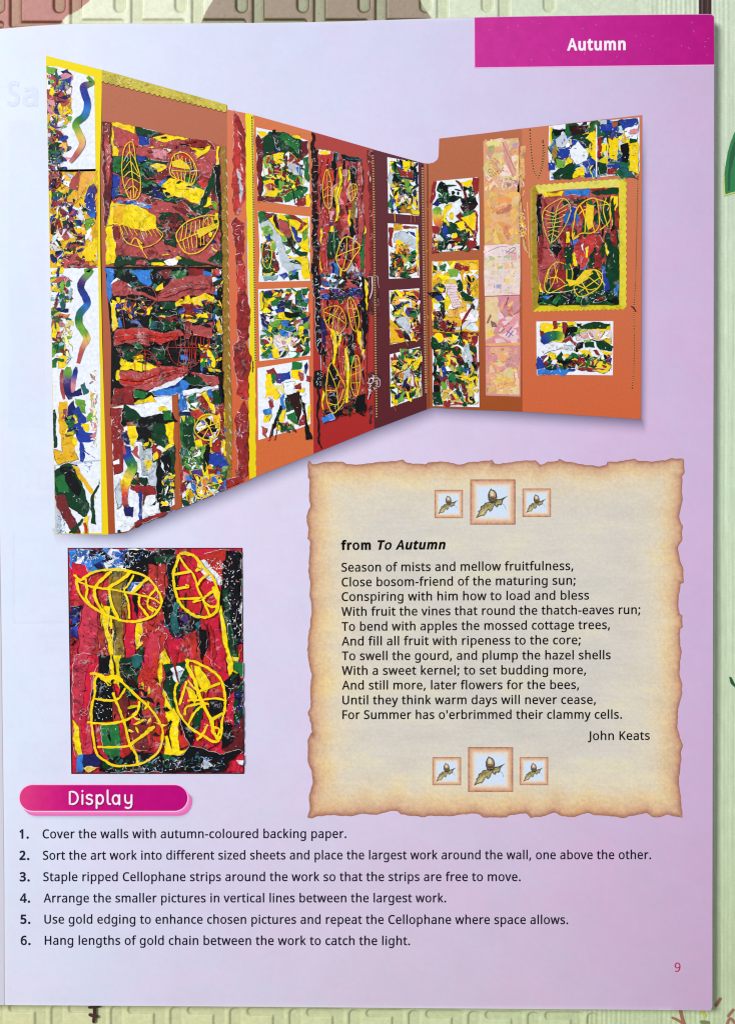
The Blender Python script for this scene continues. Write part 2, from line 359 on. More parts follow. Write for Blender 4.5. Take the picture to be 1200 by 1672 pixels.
# letter outlines of a plain humanist sans face, cap height 714: letter~advance|contour|contour
GLYPHS = r"""'~225|160 714 140 456 85 456 65 714;,~268|192 105 169 29 138 -52 106 -129 41 -129 60 -48 78 38 91 116 185 116;-~322|40 229 40 307 282 307 282 229;.~268|72 54 74 76 80 94 90 106 103 114 117 119 133 121 149 119 164 114 177 106 188 94 194 76 196 54 194 32 188 15 177 2 164 -7 149 -12 133 -14 117 -12 103 -7 90 2 80 15 74 32;1~572|355 0 269 0 269 499 269 548 271 585 273 622 244 595 211 567 135 505 89 564 282 714 355 714;2~572|520 0 48 0 48 73 235 262 326 358 382 440 393 468 399 498 401 529 397 565 385 595 366 618 340 635 310 646 275 649 242 647 211 641 183 631 103 581 56 640 117 683 190 713 275 724 318 721 356 714 390 701 420 683 444 662 464 635 479 605 488 571 491 534 488 497 481 462 468 429 451 397 429 364 404 333 308 231 159 84 159 80 520 80;3~572|493 547 491 516 485 489 475 464 461 442 444 423 423 407 400 394 374 383 345 376 345 372 397 362 440 344 473 318 496 286 510 247 515 203 512 163 502 126 486 92 463 63 433 37 397 17 364 5 327 -3 286 -8 241 -10 137 -1 45 29 45 111 142 76 242 64 300 68 346 81 381 101 404 130 418 164 423 205 420 233 413 257 399 277 381 294 359 308 331 318 299 325 263 330 223 331 154 331 154 406 224 406 261 408 294 414 322 423 347 436 367 452 382 470 394 492 401 515 403 541 399 573 387 600 368 621 342 637 310 647 273 650 204 642 146 621 93 590 49 650 76 669 108 686 143 702 183 714 226 722 272 724 324 721 370 711 408 696 438 674 469 638 487 595;4~572|552 162 448 162 448 0 363 0 363 162 21 162 21 237 357 718 448 718 448 241 552 241|363 466 363 513 365 554 366 590 368 624 364 624 344 583 321 546 107 241 363 241;5~572|275 438 322 435 364 427 402 413 435 394 463 370 485 341 502 308 512 270 515 228 511 181 501 138 483 100 459 68 428 40 391 18 349 3 301 -7 248 -10 144 0 63 29 63 112 150 77 249 65 283 67 314 72 341 81 366 95 386 112 403 132 415 157 423 186 425 219 420 262 406 298 382 326 348 347 302 360 246 364 182 359 124 349 80 377 107 714 465 714 465 634 182 634 165 427 211 434;6~572|55 305 63 427 93 540 109 575 128 606 151 635 178 661 209 683 244 700 285 714 331 721 382 724 428 722 470 715 470 640 429 649 384 652 341 649 302 642 269 629 241 612 216 591 196 566 180 538 168 507 158 474 143 363 149 363 187 406 242 436 318 447 358 444 394 436 426 421 455 402 479 377 499 347 513 313 522 274 525 230 522 183 513 140 497 102 476 69 450 41 418 19 383 3 342 -7 298 -10 265 -8 233 -2 203 9 175 24 149 43 125 67 105 95 87 128 73 165 63 207 57 254|297 64 336 68 370 82 399 104 421 136 434 178 438 230 434 272 423 308 403 338 377 360 342 374 300 378 270 376 243 369 218 358 196 344 178 328 163 309 153 289 146 268 144 247 153 182 182 123 230 80 251 71 273 66;9~572|520 409 511 287 482 173 466 139 447 107 424 78 397 53 366 31 330 13 289 0 243 -7 192 -10 145 -7 102 0 102 75 144 65 190 62 234 65 272 72 305 85 334 102 358 123 378 147 394 175 407 206 417 239 431 350 425 350 387 308 331 278 255 267 216 270 180 278 147 292 119 312 95 336 75 366 61 400 53 439 50 483 53 531 63 574 78 612 100 645 127 673 158 695 194 711 234 721 278 724 311 722 343 715 373 704 401 689 427 670 450 646 470 618 488 585 501 548 512 506 518 460|278 650 239 645 205 632 176 609 155 577 141 535 137 484 141 441 152 405 171 375 197 354 231 340 274 336 305 338 332 345 357 355 379 370 397 386 411 405 422 425 429 446 431 467 421 531 393 591 345 634 325 643 302 648;SEMI~268|183 105 160 29 129 -52 97 -129 31 -129 46 -69 60 -4 72 59 82 116 176 116|70 482 72 505 78 522 88 535 101 543 115 548 131 550 147 548 162 543 175 535 186 522 192 505 194 482 192 460 186 443 175 430 162 421 147 416 131 414 115 416 101 421 88 430 78 443 72 460;A~639|545 0 459 221 176 221 91 0 0 0 279 717 360 717 638 0|352 517 342 546 328 589 318 624 307 583 296 546 287 517 206 301 432 301;C~632|403 645 366 643 332 636 300 625 271 610 245 591 222 568 202 542 186 511 173 477 164 440 158 400 156 357 158 314 163 275 171 238 183 204 205 164 232 131 265 104 305 85 350 73 402 69 491 77 573 97 573 19 490 -3 389 -10 337 -7 289 1 246 15 207 35 173 60 143 89 118 124 97 163 82 206 70 253 63 304 61 358 62 398 67 435 74 472 83 506 101 549 123 587 149 622 181 652 217 677 257 698 302 712 351 721 404 724 510 713 601 682 565 606 491 633;F~519|187 0 97 0 97 714 496 714 496 635 187 635 187 382 477 382 477 303 187 303;H~741|643 0 553 0 553 333 187 333 187 0 97 0 97 714 187 714 187 412 553 412 553 714 643 714;J~273|-4 -190 -46 -186 -78 -177 -78 -101 -44 -108 -6 -111 42 -101 56 -93 68 -81 78 -66 86 -47 90 -24 92 4 92 714 182 714 182 11 179 -32 172 -70 159 -102 142 -130 120 -152 94 -168 64 -180 32 -188;K~619|619 0 513 0 260 341 187 277 187 0 97 0 97 714 187 714 187 362 248 430 310 498 503 714 608 714 325 403;S~549|502 191 499 150 488 114 471 82 447 55 418 32 382 14 342 1 297 -7 247 -10 171 -6 104 5 51 24 51 110 140 81 251 68 284 70 314 74 340 82 362 93 380 106 394 122 404 140 410 161 412 183 410 205 405 225 397 242 385 258 367 272 345 286 244 330 163 366 106 411 71 468 60 542 63 578 73 611 89 639 111 664 138 685 169 702 206 714 245 722 288 724 396 713 485 684 457 607 376 634 286 645 258 644 233 639 211 632 193 622 178 610 166 595 158 579 153 561 151 541 153 518 158 498 166 481 178 466 194 451 215 438 307 397 413 347 440 329 462 307 479 284 492 257 499 226;T~556|323 0 233 0 233 635 10 635 10 714 545 714 545 635 323 635;U~731|640 252 637 204 627 160 610 118 587 82 556 50 518 24 486 9 449 -1 407 -8 362 -10 299 -5 245 8 198 31 159 62 129 102 107 147 94 197 90 254 90 714 180 714 180 251 185 197 201 152 226 116 263 89 310 73 367 68 408 71 443 78 472 91 497 109 517 131 532 156 543 186 549 217 551 252 551 714 640 714;W~930|917 714 727 0 636 0 497 468 485 511 474 553 465 587 461 609 457 587 450 553 439 510 427 465 292 0 201 0 12 714 106 714 217 278 228 232 237 188 245 147 251 108 257 149 266 192 277 238 289 283 415 714 508 714 639 280 652 233 663 188 671 145 678 108 686 160 698 218 713 279 823 714;a~561|288 545 334 542 373 534 406 521 433 502 459 468 475 422 480 365 480 0 416 0 399 76 395 76 347 27 291 -1 215 -10 184 -8 155 -2 128 7 105 20 84 38 68 59 56 85 48 115 46 149 53 198 74 239 109 272 145 292 189 306 242 316 303 320 394 323 394 355 391 395 381 426 365 448 343 462 316 471 283 474 203 461 132 433 105 499 188 531|314 259 254 254 208 243 175 227 154 206 141 179 137 148 140 121 149 99 164 82 185 70 208 63 235 61 278 65 315 78 348 98 373 128 388 167 393 214 393 262;b~615|173 575 171 511 168 465 173 465 190 486 211 505 236 522 265 535 300 542 339 545 387 541 429 528 467 506 499 475 526 436 545 389 556 333 560 268 558 224 553 183 545 147 532 114 512 76 486 45 455 21 420 4 381 -7 339 -10 300 -7 265 0 236 13 211 29 190 48 173 68 166 68 148 0 85 0 85 760 173 760|324 472 289 470 259 462 234 450 214 434 198 412 187 384 179 352 175 314 173 271 173 267 175 220 181 180 191 145 205 115 233 86 273 69 326 63 370 69 406 87 433 116 449 145 460 181 467 222 469 269 467 316 460 357 449 392 433 421 406 449 369 466;c~480|300 -10 254 -7 212 3 173 19 139 42 110 72 86 109 73 142 63 178 57 220 55 265 57 312 63 355 74 393 88 426 113 464 142 494 177 517 217 533 260 543 306 546 385 537 447 517 420 444 364 461 304 469 270 466 240 459 215 446 194 428 176 406 163 378 154 346 148 308 146 266 148 225 154 189 163 157 176 129 193 107 214 89 239 76 267 69 299 66 376 75 438 97 438 19 378 -2;d~615|275 -10 227 -6 185 7 147 29 115 59 89 99 70 146 59 202 55 267 59 332 70 388 89 436 115 475 148 506 186 528 228 542 276 546 349 535 403 507 442 467 448 467 444 505 442 546 442 760 530 760 530 0 459 0 446 72 442 72 403 30 349 1|289 63 340 68 380 84 408 109 428 146 439 193 443 250 443 266 441 313 435 354 424 390 410 419 382 449 341 467 288 473 245 467 209 448 181 416 166 386 155 350 148 310 146 265 148 220 155 180 166 145 181 116 209 87 245 69;e~564|292 546 336 543 375 533 410 516 441 493 466 465 486 431 501 393 510 351 513 304 513 251 146 251 152 195 168 149 192 112 226 86 268 70 317 65 407 74 489 102 489 25 408 -1 313 -10 264 -7 219 4 178 21 142 45 112 76 87 113 73 146 63 182 57 221 55 264 57 306 62 346 72 382 84 415 107 454 134 486 167 512 205 531 247 542|291 474 252 469 219 456 191 433 170 403 156 365 148 321 421 321 419 350 415 377 407 401 396 422 382 440 365 454 344 465 319 472;f~344|332 468 197 468 197 0 109 0 109 468 15 468 15 509 109 539 109 570 111 613 118 650 129 682 145 708 165 729 189 745 217 756 248 763 283 765 341 759 387 747 364 678 327 688 284 693 257 690 235 680 218 663 207 640 199 609 197 571 197 536 332 536;g~615|275 546 309 544 341 537 370 526 397 510 422 490 443 465 448 465 460 536 530 536 530 -9 527 -57 518 -99 504 -136 484 -168 457 -194 425 -214 386 -228 341 -237 290 -240 183 -231 97 -206 97 -125 186 -156 295 -167 338 -163 374 -149 403 -126 425 -96 439 -59 443 -16 443 5 444 40 446 71 442 71 422 46 399 26 373 10 343 -1 311 -8 276 -10 227 -5 183 8 146 31 113 63 88 103 70 150 59 205 55 267 59 328 70 382 88 429 113 470 146 504 183 527 226 541|287 472 258 469 233 461 210 448 191 430 175 406 163 378 153 345 148 308 146 266 148 219 155 179 167 144 182 114 211 85 246 68 289 62 359 72 377 81 393 92 407 105 435 163 444 246 444 267 442 313 437 352 427 385 414 412 397 434 376 451 351 463 321 470;h~618|173 537 171 498 168 462 174 462 217 508 275 535 341 545 382 543 418 536 449 524 476 508 498 487 515 461 527 429 535 392 537 349 537 0 450 0 450 343 447 383 437 415 421 440 398 458 368 468 330 472 293 469 262 462 236 449 215 432 199 410 187 383 179 352 175 317 173 277 173 0 85 0 85 760 173 760;i~258|173 536 173 0 85 0 85 536|130 737 165 723 174 713 179 699 181 681 179 664 174 650 165 639 130 625 116 627 104 631 93 639 85 650 80 664 78 681 80 699 85 713 93 723 104 731 116 735;k~534|172 363 171 321 168 276 172 276 190 299 214 329 236 355 407 536 510 536 293 307 525 0 419 0 233 250 172 197 172 0 85 0 85 760 172 760;l~258|173 0 85 0 85 760 173 760;m~935|673 546 729 541 774 525 809 499 829 473 843 439 851 397 854 349 854 0 767 0 767 345 764 384 755 415 740 440 720 458 692 468 658 472 611 467 574 452 546 427 528 392 517 349 513 296 513 0 426 0 426 345 414 415 405 433 393 447 378 458 360 466 340 470 316 472 283 469 254 462 231 449 212 432 197 410 186 384 179 353 174 318 173 278 173 0 85 0 85 536 156 536 169 463 174 463 215 509 270 537 332 546 371 544 406 536 435 524 461 507 481 484 496 456 501 456 521 484 546 507 574 524 606 536 639 544;n~618|343 546 388 543 427 534 461 520 488 499 509 473 525 439 534 397 537 349 537 0 450 0 450 343 447 383 437 415 421 440 398 458 368 468 330 472 277 466 236 450 207 422 188 384 177 336 173 278 173 0 85 0 85 536 156 536 169 463 174 463 218 509 277 537;o~605|551 269 549 226 543 187 533 150 520 118 503 89 483 63 460 41 434 23 405 8 372 -2 338 -8 301 -10 267 -8 234 -2 203 8 174 23 148 41 125 63 105 89 87 118 73 150 63 187 57 226 55 269 57 312 62 351 72 387 85 419 108 457 137 489 171 513 211 532 255 542 304 546 351 542 394 532 432 513 467 489 496 457 519 419 533 387 543 351 549 312|146 269 148 229 153 192 163 159 176 131 193 107 214 88 239 74 269 66 303 63 337 66 367 74 392 88 413 107 430 131 443 159 453 192 458 229 460 269 458 310 452 346 443 378 430 406 413 429 391 447 366 461 336 469 302 472 252 466 213 448 183 418 167 388 155 354 148 314;p~615|340 546 387 542 429 529 467 507 499 477 526 438 545 391 556 334 560 269 558 225 553 185 545 149 532 115 512 77 486 46 455 21 421 4 382 -6 339 -10 266 1 211 29 173 68 167 68 171 25 173 -20 173 -240 85 -240 85 536 157 536 169 463 173 463 211 505 265 535|324 472 290 470 261 463 237 451 217 436 201 415 189 390 181 360 175 326 173 286 173 269 175 227 179 190 187 157 198 129 214 105 234 87 260 74 290 66 326 63 357 66 384 75 406 90 426 110 441 135 453 163 462 196 467 231 469 270 467 314 460 353 449 387 433 417 406 448 369 466;r~413|335 546 367 544 398 540 387 459 358 464 329 466 270 453 220 416 185 360 173 286 173 0 85 0 85 536 157 536 167 438 171 438 212 492 267 531 288 540 311 544;s~479|434 148 431 115 422 86 408 61 388 40 364 22 334 8 300 -2 262 -8 220 -10 123 -1 52 24 52 104 129 74 222 61 263 63 295 71 319 82 336 98 346 118 349 140 338 176 298 208 217 244 128 284 105 298 86 314 71 332 60 352 53 376 51 404 57 446 76 481 106 509 136 525 171 537 209 544 252 546 343 536 423 510 393 440 322 464 246 474 213 472 185 466 163 456 148 443 138 428 135 409 148 371 191 341 273 307 360 268 382 254 400 238 415 219 426 199 432 175;t~361|264 62 305 65 339 73 339 6 299 -5 249 -10 222 -8 196 -4 171 4 149 17 130 33 114 55 102 82 94 116 92 156 92 468 16 468 16 510 93 545 128 659 180 659 180 536 335 536 335 468 180 468 180 158 183 128 190 104 203 85 221 72 241 65;u~618|533 536 533 0 461 0 448 71 444 71 400 25 341 -1 274 -10 234 -8 198 -1 167 10 140 27 118 48 101 74 89 105 81 142 79 185 79 536 168 536 168 191 171 152 181 120 197 95 220 77 250 67 287 63 324 65 356 73 381 85 402 103 419 125 430 151 439 183 443 218 445 257 445 536;v~508|203 0 0 536 94 536 208 220 225 171 241 119 251 78 255 78 266 120 283 172 300 220 414 536 508 536 304 0;w~786|431 303 419 344 408 383 400 418 394 445 390 445 384 418 376 383 366 343 354 302 258 1 158 1 11 537 102 537 176 251 191 192 203 136 211 91 215 91 222 121 230 159 240 199 251 235 346 537 442 537 534 235 548 186 562 135 570 92 574 92 581 134 594 190 610 251 685 537 775 537 626 1 523 1;y~510|1 536 95 536 211 231 229 179 245 130 256 85 260 85 279 150 306 232 415 536 510 536 279 -74 234 -161 216 -185 196 -204 172 -219 146 -231 117 -238 84 -240 42 -237 11 -232 11 -162 37 -166 70 -168 123 -156 162 -123 189 -73 217 -2;z~470|431 0 39 0 39 58 327 468 56 468 56 536 424 536 424 470 140 68 431 68; ~260"""

G = {}
for e in GLYPHS.replace('\n', '').split(';'):
    k, d = e.split('~', 1); d = d.split('|'); k = ';' if k == 'SEMI' else k
    cs = []
    for c in d[1:]:
        q = list(map(int, c.split())); cs.append([(q[i], q[i + 1]) for i in range(0, len(q), 2)])
    G[k] = (int(d[0]), cs)
def area2(c): return sum(c[i - 1][0] * c[i][1] - c[i][0] * c[i - 1][1] for i in range(len(c)))
def embolden(c, k, out):
    r = []; n = len(c); sg = 1 if area2(c) > 0 else -1
    for i in range(n):
        a, b, d = c[i - 1], c[i], c[(i + 1) % n]
        u = (b[0] - a[0], b[1] - a[1]); v = (d[0] - b[0], d[1] - b[1]); lu = math.hypot(*u) or 1; lv = math.hypot(*v) or 1
        n1 = (u[1] / lu, -u[0] / lu); n2 = (v[1] / lv, -v[0] / lv); mx, my = n1[0] + n2[0], n1[1] + n2[1]; mm = mx * mx + my * my
        f = min(2 / mm, 1.35) if mm > .05 else .7
        r.append((b[0] + sg * out * k * mx * f, b[1] + sg * out * k * my * f * .8))
    return r
def glyph_tris(ch, bold=0):
    """outlines of a letter grouped into bodies with their holes"""
    cs = G[ch][1]; outs = []; holes = []
    for c in cs:
        depth = sum(1 for o in cs if o is not c and inside(c[0][0] + .1, c[0][1] + .13, o))
        (holes if depth % 2 else outs).append(c)
    res = []
    for o in outs:
        hs = [h for h in holes if inside(h[0][0] + .1, h[0][1] + .13, o)]
        if bold: res.append([embolden(o, bold, 1)] + [embolden(h, min(bold * .5, 20), -1) for h in hs])
        else: res.append([o] + hs)
    return res
def text_width(s, track=0): return sum(G[c][0] + track for c in s) - track
def write(name, parent, z, s, x0, y0, x1, y1, cap, colour, bold=0, slant=0, mat=None, label=None, parts=None):
    """one line of print from (x0,y0) to (x1,y1) on its baseline, capitals cap pixels tall"""
    V = []; F = []; runs = parts or [(s, bold, slant)]
    tot = sum(text_width(t, 2 * b) + 2 * b for t, b, sl in runs); kh = cap / 714
    xs = [p[0] for c in G[runs[0][0][0]][1] for p in c]; xe = [p[0] for c in G[runs[-1][0][-1]][1] for p in c]
    lsb = min(xs); rsb = G[runs[-1][0][-1]][0] - max(xe); k = (x1 - x0) / (tot - lsb - rsb); pen = -lsb
    dy = (y1 - y0) / (x1 - x0)
    for t, b, sl in runs:
        for ch in t:
            for body in glyph_tris(ch, b) if ch != ' ' else []:
                flat = [p for c in body for p in c]
                tri = tessellate_polygon([[Vector((p[0], p[1], 0)) for p in c] for c in body]); n0 = len(V)
                for p in flat:
                    X = x0 + (pen + b + p[0] + sl * p[1]) * k; V.append(P(X, y0 + dy * (X - x0) - p[1] * kh, z))
                for q in tri:
                    a_, b_, c_ = flat[q[0]], flat[q[1]], flat[q[2]]
                    cr = (b_[0] - a_[0]) * (c_[1] - a_[1]) - (b_[1] - a_[1]) * (c_[0] - a_[0])
                    if abs(cr) > 1e-6: F.append(tuple(n0 + i for i in (q if cr > 0 else q[::-1])))
            pen += G[ch][0] + 2 * b
    o = mesh_obj(name, V, F, [lin(colour)] * len(V), mat or M_INK, parent)
    if label: o['label'] = label
    return o

# ------------------------------------------------------------------ tablecloth (the surface the book lies on)
def sd_rrect(x, y, x0, y0, x1, y1, r):
    cx, cy, hx, hy = (x0 + x1) / 2, (y0 + y1) / 2, (x1 - x0) / 2 - r, (y1 - y0) / 2 - r
    qx = np.abs(x - cx) - hx; qy = np.abs(y - cy) - hy
    return np.hypot(np.maximum(qx, 0), np.maximum(qy, 0)) + np.minimum(np.maximum(qx, qy), 0) - r
def cloth():
    X = np.concatenate([np.arange(-900, -12, 60), np.arange(-12, 1212, 1.5), np.arange(1212, 2100, 60)])
    Y = np.concatenate([np.arange(-900, -14, 60), np.arange(-14, 50, 1.2), np.arange(50, 1632, 14), np.arange(1632, 1690, 1.2), np.arange(1690, 2600, 60)])
    gx, gy = np.meshgrid(X, Y)
    sd = np.full(gx.shape, 99.0); foot = sd.copy()
    for i in range(-6, 14):                                   # key pattern above the book
        px = 115 + 98.6 * (i - 1) + .14 * i * i; y0 = 31 - .1 * px / 30
        if px < 880 or i < 9: sd = np.minimum(sd, sd_rrect(gx, gy, px, -70, px + 17.5, 43, 4))
        if px < 1000: sd = np.minimum(sd, sd_rrect(gx, gy, px - 27.5, -40, px - 9.5, 19 - px * .001, 8.5))
        if px < 880: foot = np.minimum(foot, sd_rrect(gx, gy, px + 3, 30.5 + (4 if i < 1 else 0), px + 87, 39 + (4 if i < 1 else 0), 4))
    sd = np.minimum(sd, np.where(gy < 300, foot, 99))
    for i in range(-4, 13):                                   # key pattern below the book
        px = 112 + 97.3 * (i - 1); yt = 1641 + .0148 * px
        if px > 920: continue
        hook = np.minimum(sd_rrect(gx, gy, px, yt, px + 60, yt + 12, 6), sd_rrect(gx, gy, px + 42, yt, px + 60, 1760, 7))
        sd = np.minimum(sd, np.minimum(hook, sd_rrect(gx, gy, px + 69, yt + 2, px + 87, 1740, 8)))
    S = lambda t: t * t * (3 - 2 * t)
    groove = S(np.clip(.5 - sd / 3.2, 0, 1)); lip = np.exp(-(sd / 1.9) ** 2)
    rib = S(np.clip((gx - np.where(gy < 800, 1010, 900)) / 60, 0, 1)); warp = 3 * fbm(gx / 40, gy / 300, 5)
    ribs = (np.sin((gx + warp) * 2 * math.pi / 7.6) * .5 + .35 * np.sin((gx * 1.37 + warp) * 2 * math.pi / 11.0)) * rib
    hgt = -.00058 * groove + .00010 * ribs - .00012 * lip
    base = table(gx, gy, [0, 400, 800, 1180], [0, 300, 836, 1300, 1660], [
        [(228, 232, 206), (226, 231, 206), (212, 224, 198), (204, 217, 194)], [(226, 230, 200), (222, 228, 200), (208, 222, 194), (204, 220, 196)],
        [(222, 226, 188), (220, 224, 188), (204, 218, 184), (202, 220, 190)], [(220, 222, 178), (216, 220, 178), (202, 214, 172), (198, 214, 180)],
        [(216, 216, 168), (212, 216, 168), (204, 216, 170), (192, 208, 166)]])
    pr = np.zeros(gx.shape)
    pink = (((gx - 20) / 135) ** 2 + ((gy + 28) / 78) ** 2 < 1) & (gx < 160) | ((gx < 62) & (gy < 60))
    edge = np.array([146, 137, 128, 117, 107, 101, 97.]); pinkx = np.interp(gy, [0, 8, 14, 20, 27, 34, 38], edge); pink = (gx < pinkx) & (gy < 60) & (gy > -60)
    bl = np.interp(gy, [0, 10, 20, 30, 36], [347, 341, 335, 330, 327]); br = np.interp(gy, [0, 10, 20, 30], [686, 693, 699, 705])
    brown = (gx > bl) & (gx < br) & (gy < 60) & (gy > -200)
    col = base.copy()
    def tint(mask, plain, dip, rim):
        c = np.array(plain, float) * (1 - groove[..., None]) + np.array(dip, float) * groove[..., None]
        l = (lip * .75)[..., None]; c = c * (1 - l) + np.array(rim, float) * l
        col[mask] = c[mask]
    tint(np.ones(gx.shape, bool) & ~pink & ~brown, (0, 0, 0), (0, 0, 0), (0, 0, 0)); col = base.copy()
    k = (groove * .35 + lip * .35)[..., None]; col = col * (1 - k) + np.array((184, 190, 148.)) * k
    tint(pink, (184, 124, 116), (172, 132, 108), (106, 56, 40)); tint(brown, (158, 142, 124), (164, 166, 138), (74, 64, 34))
    n = (fbm(gx / 5, gy / 5, 9) - .5)[..., None]; col = col * (1 + .10 * n)
    sp = (noise2(gx / 1.7, gy / 1.7, 31) > .93) & (pink | brown); col[sp] *= .8
    streak = (fbm(gx / 3.0, gy / 260, 12) - .5)[..., None] * rib[..., None]; col = col * (1 + .16 * streak)
    stem = (gx > 1140.5) & (gx < 1162) & (gy < 70) & (gy > -300)
    sc_ = (np.sin(gx * 1.15) > .55)[..., None]; col = np.where(stem[..., None], np.where(sc_, (44, 24, 26), (70, 42, 42)), col)
    pts = PA(gx.ravel(), gy.ravel(), 0.0); pts[:, 2] = hgt.ravel()
    n_, m_ = gx.shape; idx = np.arange(n_ * m_).reshape(n_, m_)
    F = np.stack([idx[:-1, :-1].ravel(), idx[1:, :-1].ravel(), idx[1:, 1:].ravel(), idx[:-1, 1:].ravel()], 1)
    a = Art(0.00016, seed=4, amp=.35)                           # printed flower motifs of the cloth
    for c, pts_ in (((44, 128, 78), [(1200, 214), (1194, 228), (1188, 248), (1184, 272), (1182.5, 295), (1183.5, 318), (1200, 313), (1240, 290), (1250, 240), (1225, 205)]),
                    ((196, 208, 110), [(1183, 262), (1180.8, 300), (1182, 320), (1200, 314.5), (1200, 312), (1184.5, 316.5), (1183, 295)]),
                    ((32, 92, 58), [(1200, 226), (1192, 250), (1188, 285), (1188, 312), (1192, 310), (1193, 280), (1200, 252)]),
                    ((24, 86, 52), [(1190, 1105), (1194, 1106), (1199, 1116), (1206, 1124), (1200, 1123), (1193, 1116)])):
        a.raw(a.torn(pts_, .3), lin(c))
    for c, wd, pts_ in (((58, 34, 24), 5.5, [(154, 1643), (154.5, 1652), (153, 1669)]), ((62, 36, 24), 4.5, [(146, 1646), (162, 1644)]), ((66, 40, 26), 5.5, [(147, 1658), (153, 1660), (158, 1661)]),
                        ((158, 104, 86), 5, [(1169, 1643), (1176, 1632)]), ((160, 104, 88), 5.5, [(1111, 1652), (1113, 1660), (1117, 1674)]), ((158, 112, 84), 4, [(1098, 1663), (1107, 1667), (1114, 1672)]),
                        ((162, 108, 90), 4.5, [(1189, 1660), (1197, 1650)]), ((162, 110, 92), 4.5, [(1186, 1676), (1192, 1664), (1200, 1672)]), ((196, 196, 84), 5, [(1146, 1652), (1151, 1660)]), ((122, 132, 86), 6, [(1146, 1670), (1156, 1671)])):
        a.strip(catmull(pts_, 4), wd, lin(c))
    nb = len(pts); V = pts.tolist() + a.v; faces = F.tolist() + [tuple(i + nb for i in f) for f in a.f]
    cols = np.concatenate([np.concatenate([lin(col).reshape(-1, 3), np.ones((nb, 1))], 1), np.array(a.c)])
    o = mesh_obj('tablecloth', V, faces, cols, M_CLOTH, None, True)
    o['kind'] = 'structure'; o['category'] = 'tablecloth'
    o['label'] = 'pale green embossed vinyl tablecloth with key pattern, ribs and printed flowers under the book'
cloth()

# ------------------------------------------------------------------ the book
book = empty('open_book')
book['label'] = 'open book lying on the tablecloth, lilac right page with collage pictures, a poem and instructions'
book['category'] = 'book'
TOPE = [(-8, 48.5), (0, 46.5), (20, 44.6), (60, 41.4), (100, 39), (140, 37.8), (200, 37.4), (300, 37.4), (400, 36.8), (480, 36), (560, 34.2), (640, 31.6), (720, 29), (800, 26.8), (900, 25), (1000, 23.8), (1100, 22.8), (1158, 22.2), (1163, 23), (1166, 26)]
RIGHT = [(1165.6, 300), (1165, 600), (1164.2, 900), (1163.6, 1200), (1163, 1500), (1163, 1645), (1160, 1651)]
BOT = [(1100, 1650.2), (1000, 1649.4), (860, 1648.4), (720, 1647.3), (600, 1646.3), (450, 1645), (300, 1644), (150, 1643), (60, 1642.4), (8, 1642)]
SPINE = [(7.5, 1450), (5.5, 1250), (3, 1050), (0, 850), (-3, 600), (-6, 300)]
PAGE = TOPE + RIGHT + BOT + SPINE
def dense(poly, st=18):
    out = []
    for i in range(len(poly)):
        a = poly[i]; b = poly[(i + 1) % len(poly)]; n = max(1, int(math.dist(a, b) / st))
        out += [(a[0] + (b[0] - a[0]) * j / n, a[1] + (b[1] - a[1]) * j / n) for j in range(n)]
    return out
def pagecol(x, y, d):  # lilac print gradient, with the light's brightness at the left painted into it
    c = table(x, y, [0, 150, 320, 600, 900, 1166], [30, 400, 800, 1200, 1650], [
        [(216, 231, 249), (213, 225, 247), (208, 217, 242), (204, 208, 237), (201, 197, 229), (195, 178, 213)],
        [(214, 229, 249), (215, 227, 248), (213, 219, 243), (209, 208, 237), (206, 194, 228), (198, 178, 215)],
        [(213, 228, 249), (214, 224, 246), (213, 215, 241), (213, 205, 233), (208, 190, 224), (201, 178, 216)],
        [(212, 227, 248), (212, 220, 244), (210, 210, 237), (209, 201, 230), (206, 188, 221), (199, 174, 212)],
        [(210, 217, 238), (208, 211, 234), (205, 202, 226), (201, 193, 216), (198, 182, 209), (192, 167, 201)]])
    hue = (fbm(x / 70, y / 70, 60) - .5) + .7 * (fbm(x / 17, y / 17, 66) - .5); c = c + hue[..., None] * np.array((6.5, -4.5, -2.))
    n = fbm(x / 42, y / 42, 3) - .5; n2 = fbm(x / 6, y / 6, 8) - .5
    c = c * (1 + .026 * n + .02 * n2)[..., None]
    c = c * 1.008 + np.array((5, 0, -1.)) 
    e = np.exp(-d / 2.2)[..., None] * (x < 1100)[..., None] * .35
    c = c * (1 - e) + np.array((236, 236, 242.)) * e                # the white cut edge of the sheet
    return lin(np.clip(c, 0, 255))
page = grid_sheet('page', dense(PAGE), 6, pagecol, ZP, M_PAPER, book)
page['label'] = 'glossy right-hand page printed white to lilac, with brighter light painted in at the left'
def slab(name, poly, z0, z1, colour, mat, dx=0, dy=0):
    q = dense([(x + dx, y + dy) for x, y in poly], 30); n = len(q)
    V = [P(x, y, ZP)[:2] + (z1,) for x, y in q] + [P(x, y, ZP)[:2] + (z0,) for x, y in q]
    tri = tessellate_polygon([[Vector(v) for v in V[:n]]])
    F = [tuple(t) for t in tri] + [(i, i + n, (i + 1) % n + n, (i + 1) % n) for i in range(n)]
    return mesh_obj(name, V, F, [lin(colour)] * len(V), mat, book)
slab('page_block', PAGE, .0009, ZP - 3e-5, (206, 198, 204), M_EDGE, -.9, -.4)
slab('back_cover', PAGE, .00030, .00085, (120, 96, 110), M_EDGE, .4, .3)
# the facing page, running out of the picture past the gutter
fp = [(-10, 49)] + [(x - 1.2, y) for x, y in SPINE[::-1]] + [(6.5, 1642), (-20, 1643), (-400, 1646), (-1180, 1650), (-1180, 22), (-400, 38), (-60, 42)]
a = Art(ZP - 1e-5)
a.raw(fp, lin((206, 206, 220))); a.build('facing_page', book, M_PAPER)
slab('facing_page_block', fp, .0009, ZP - 4e-5, (206, 198, 204), M_EDGE)

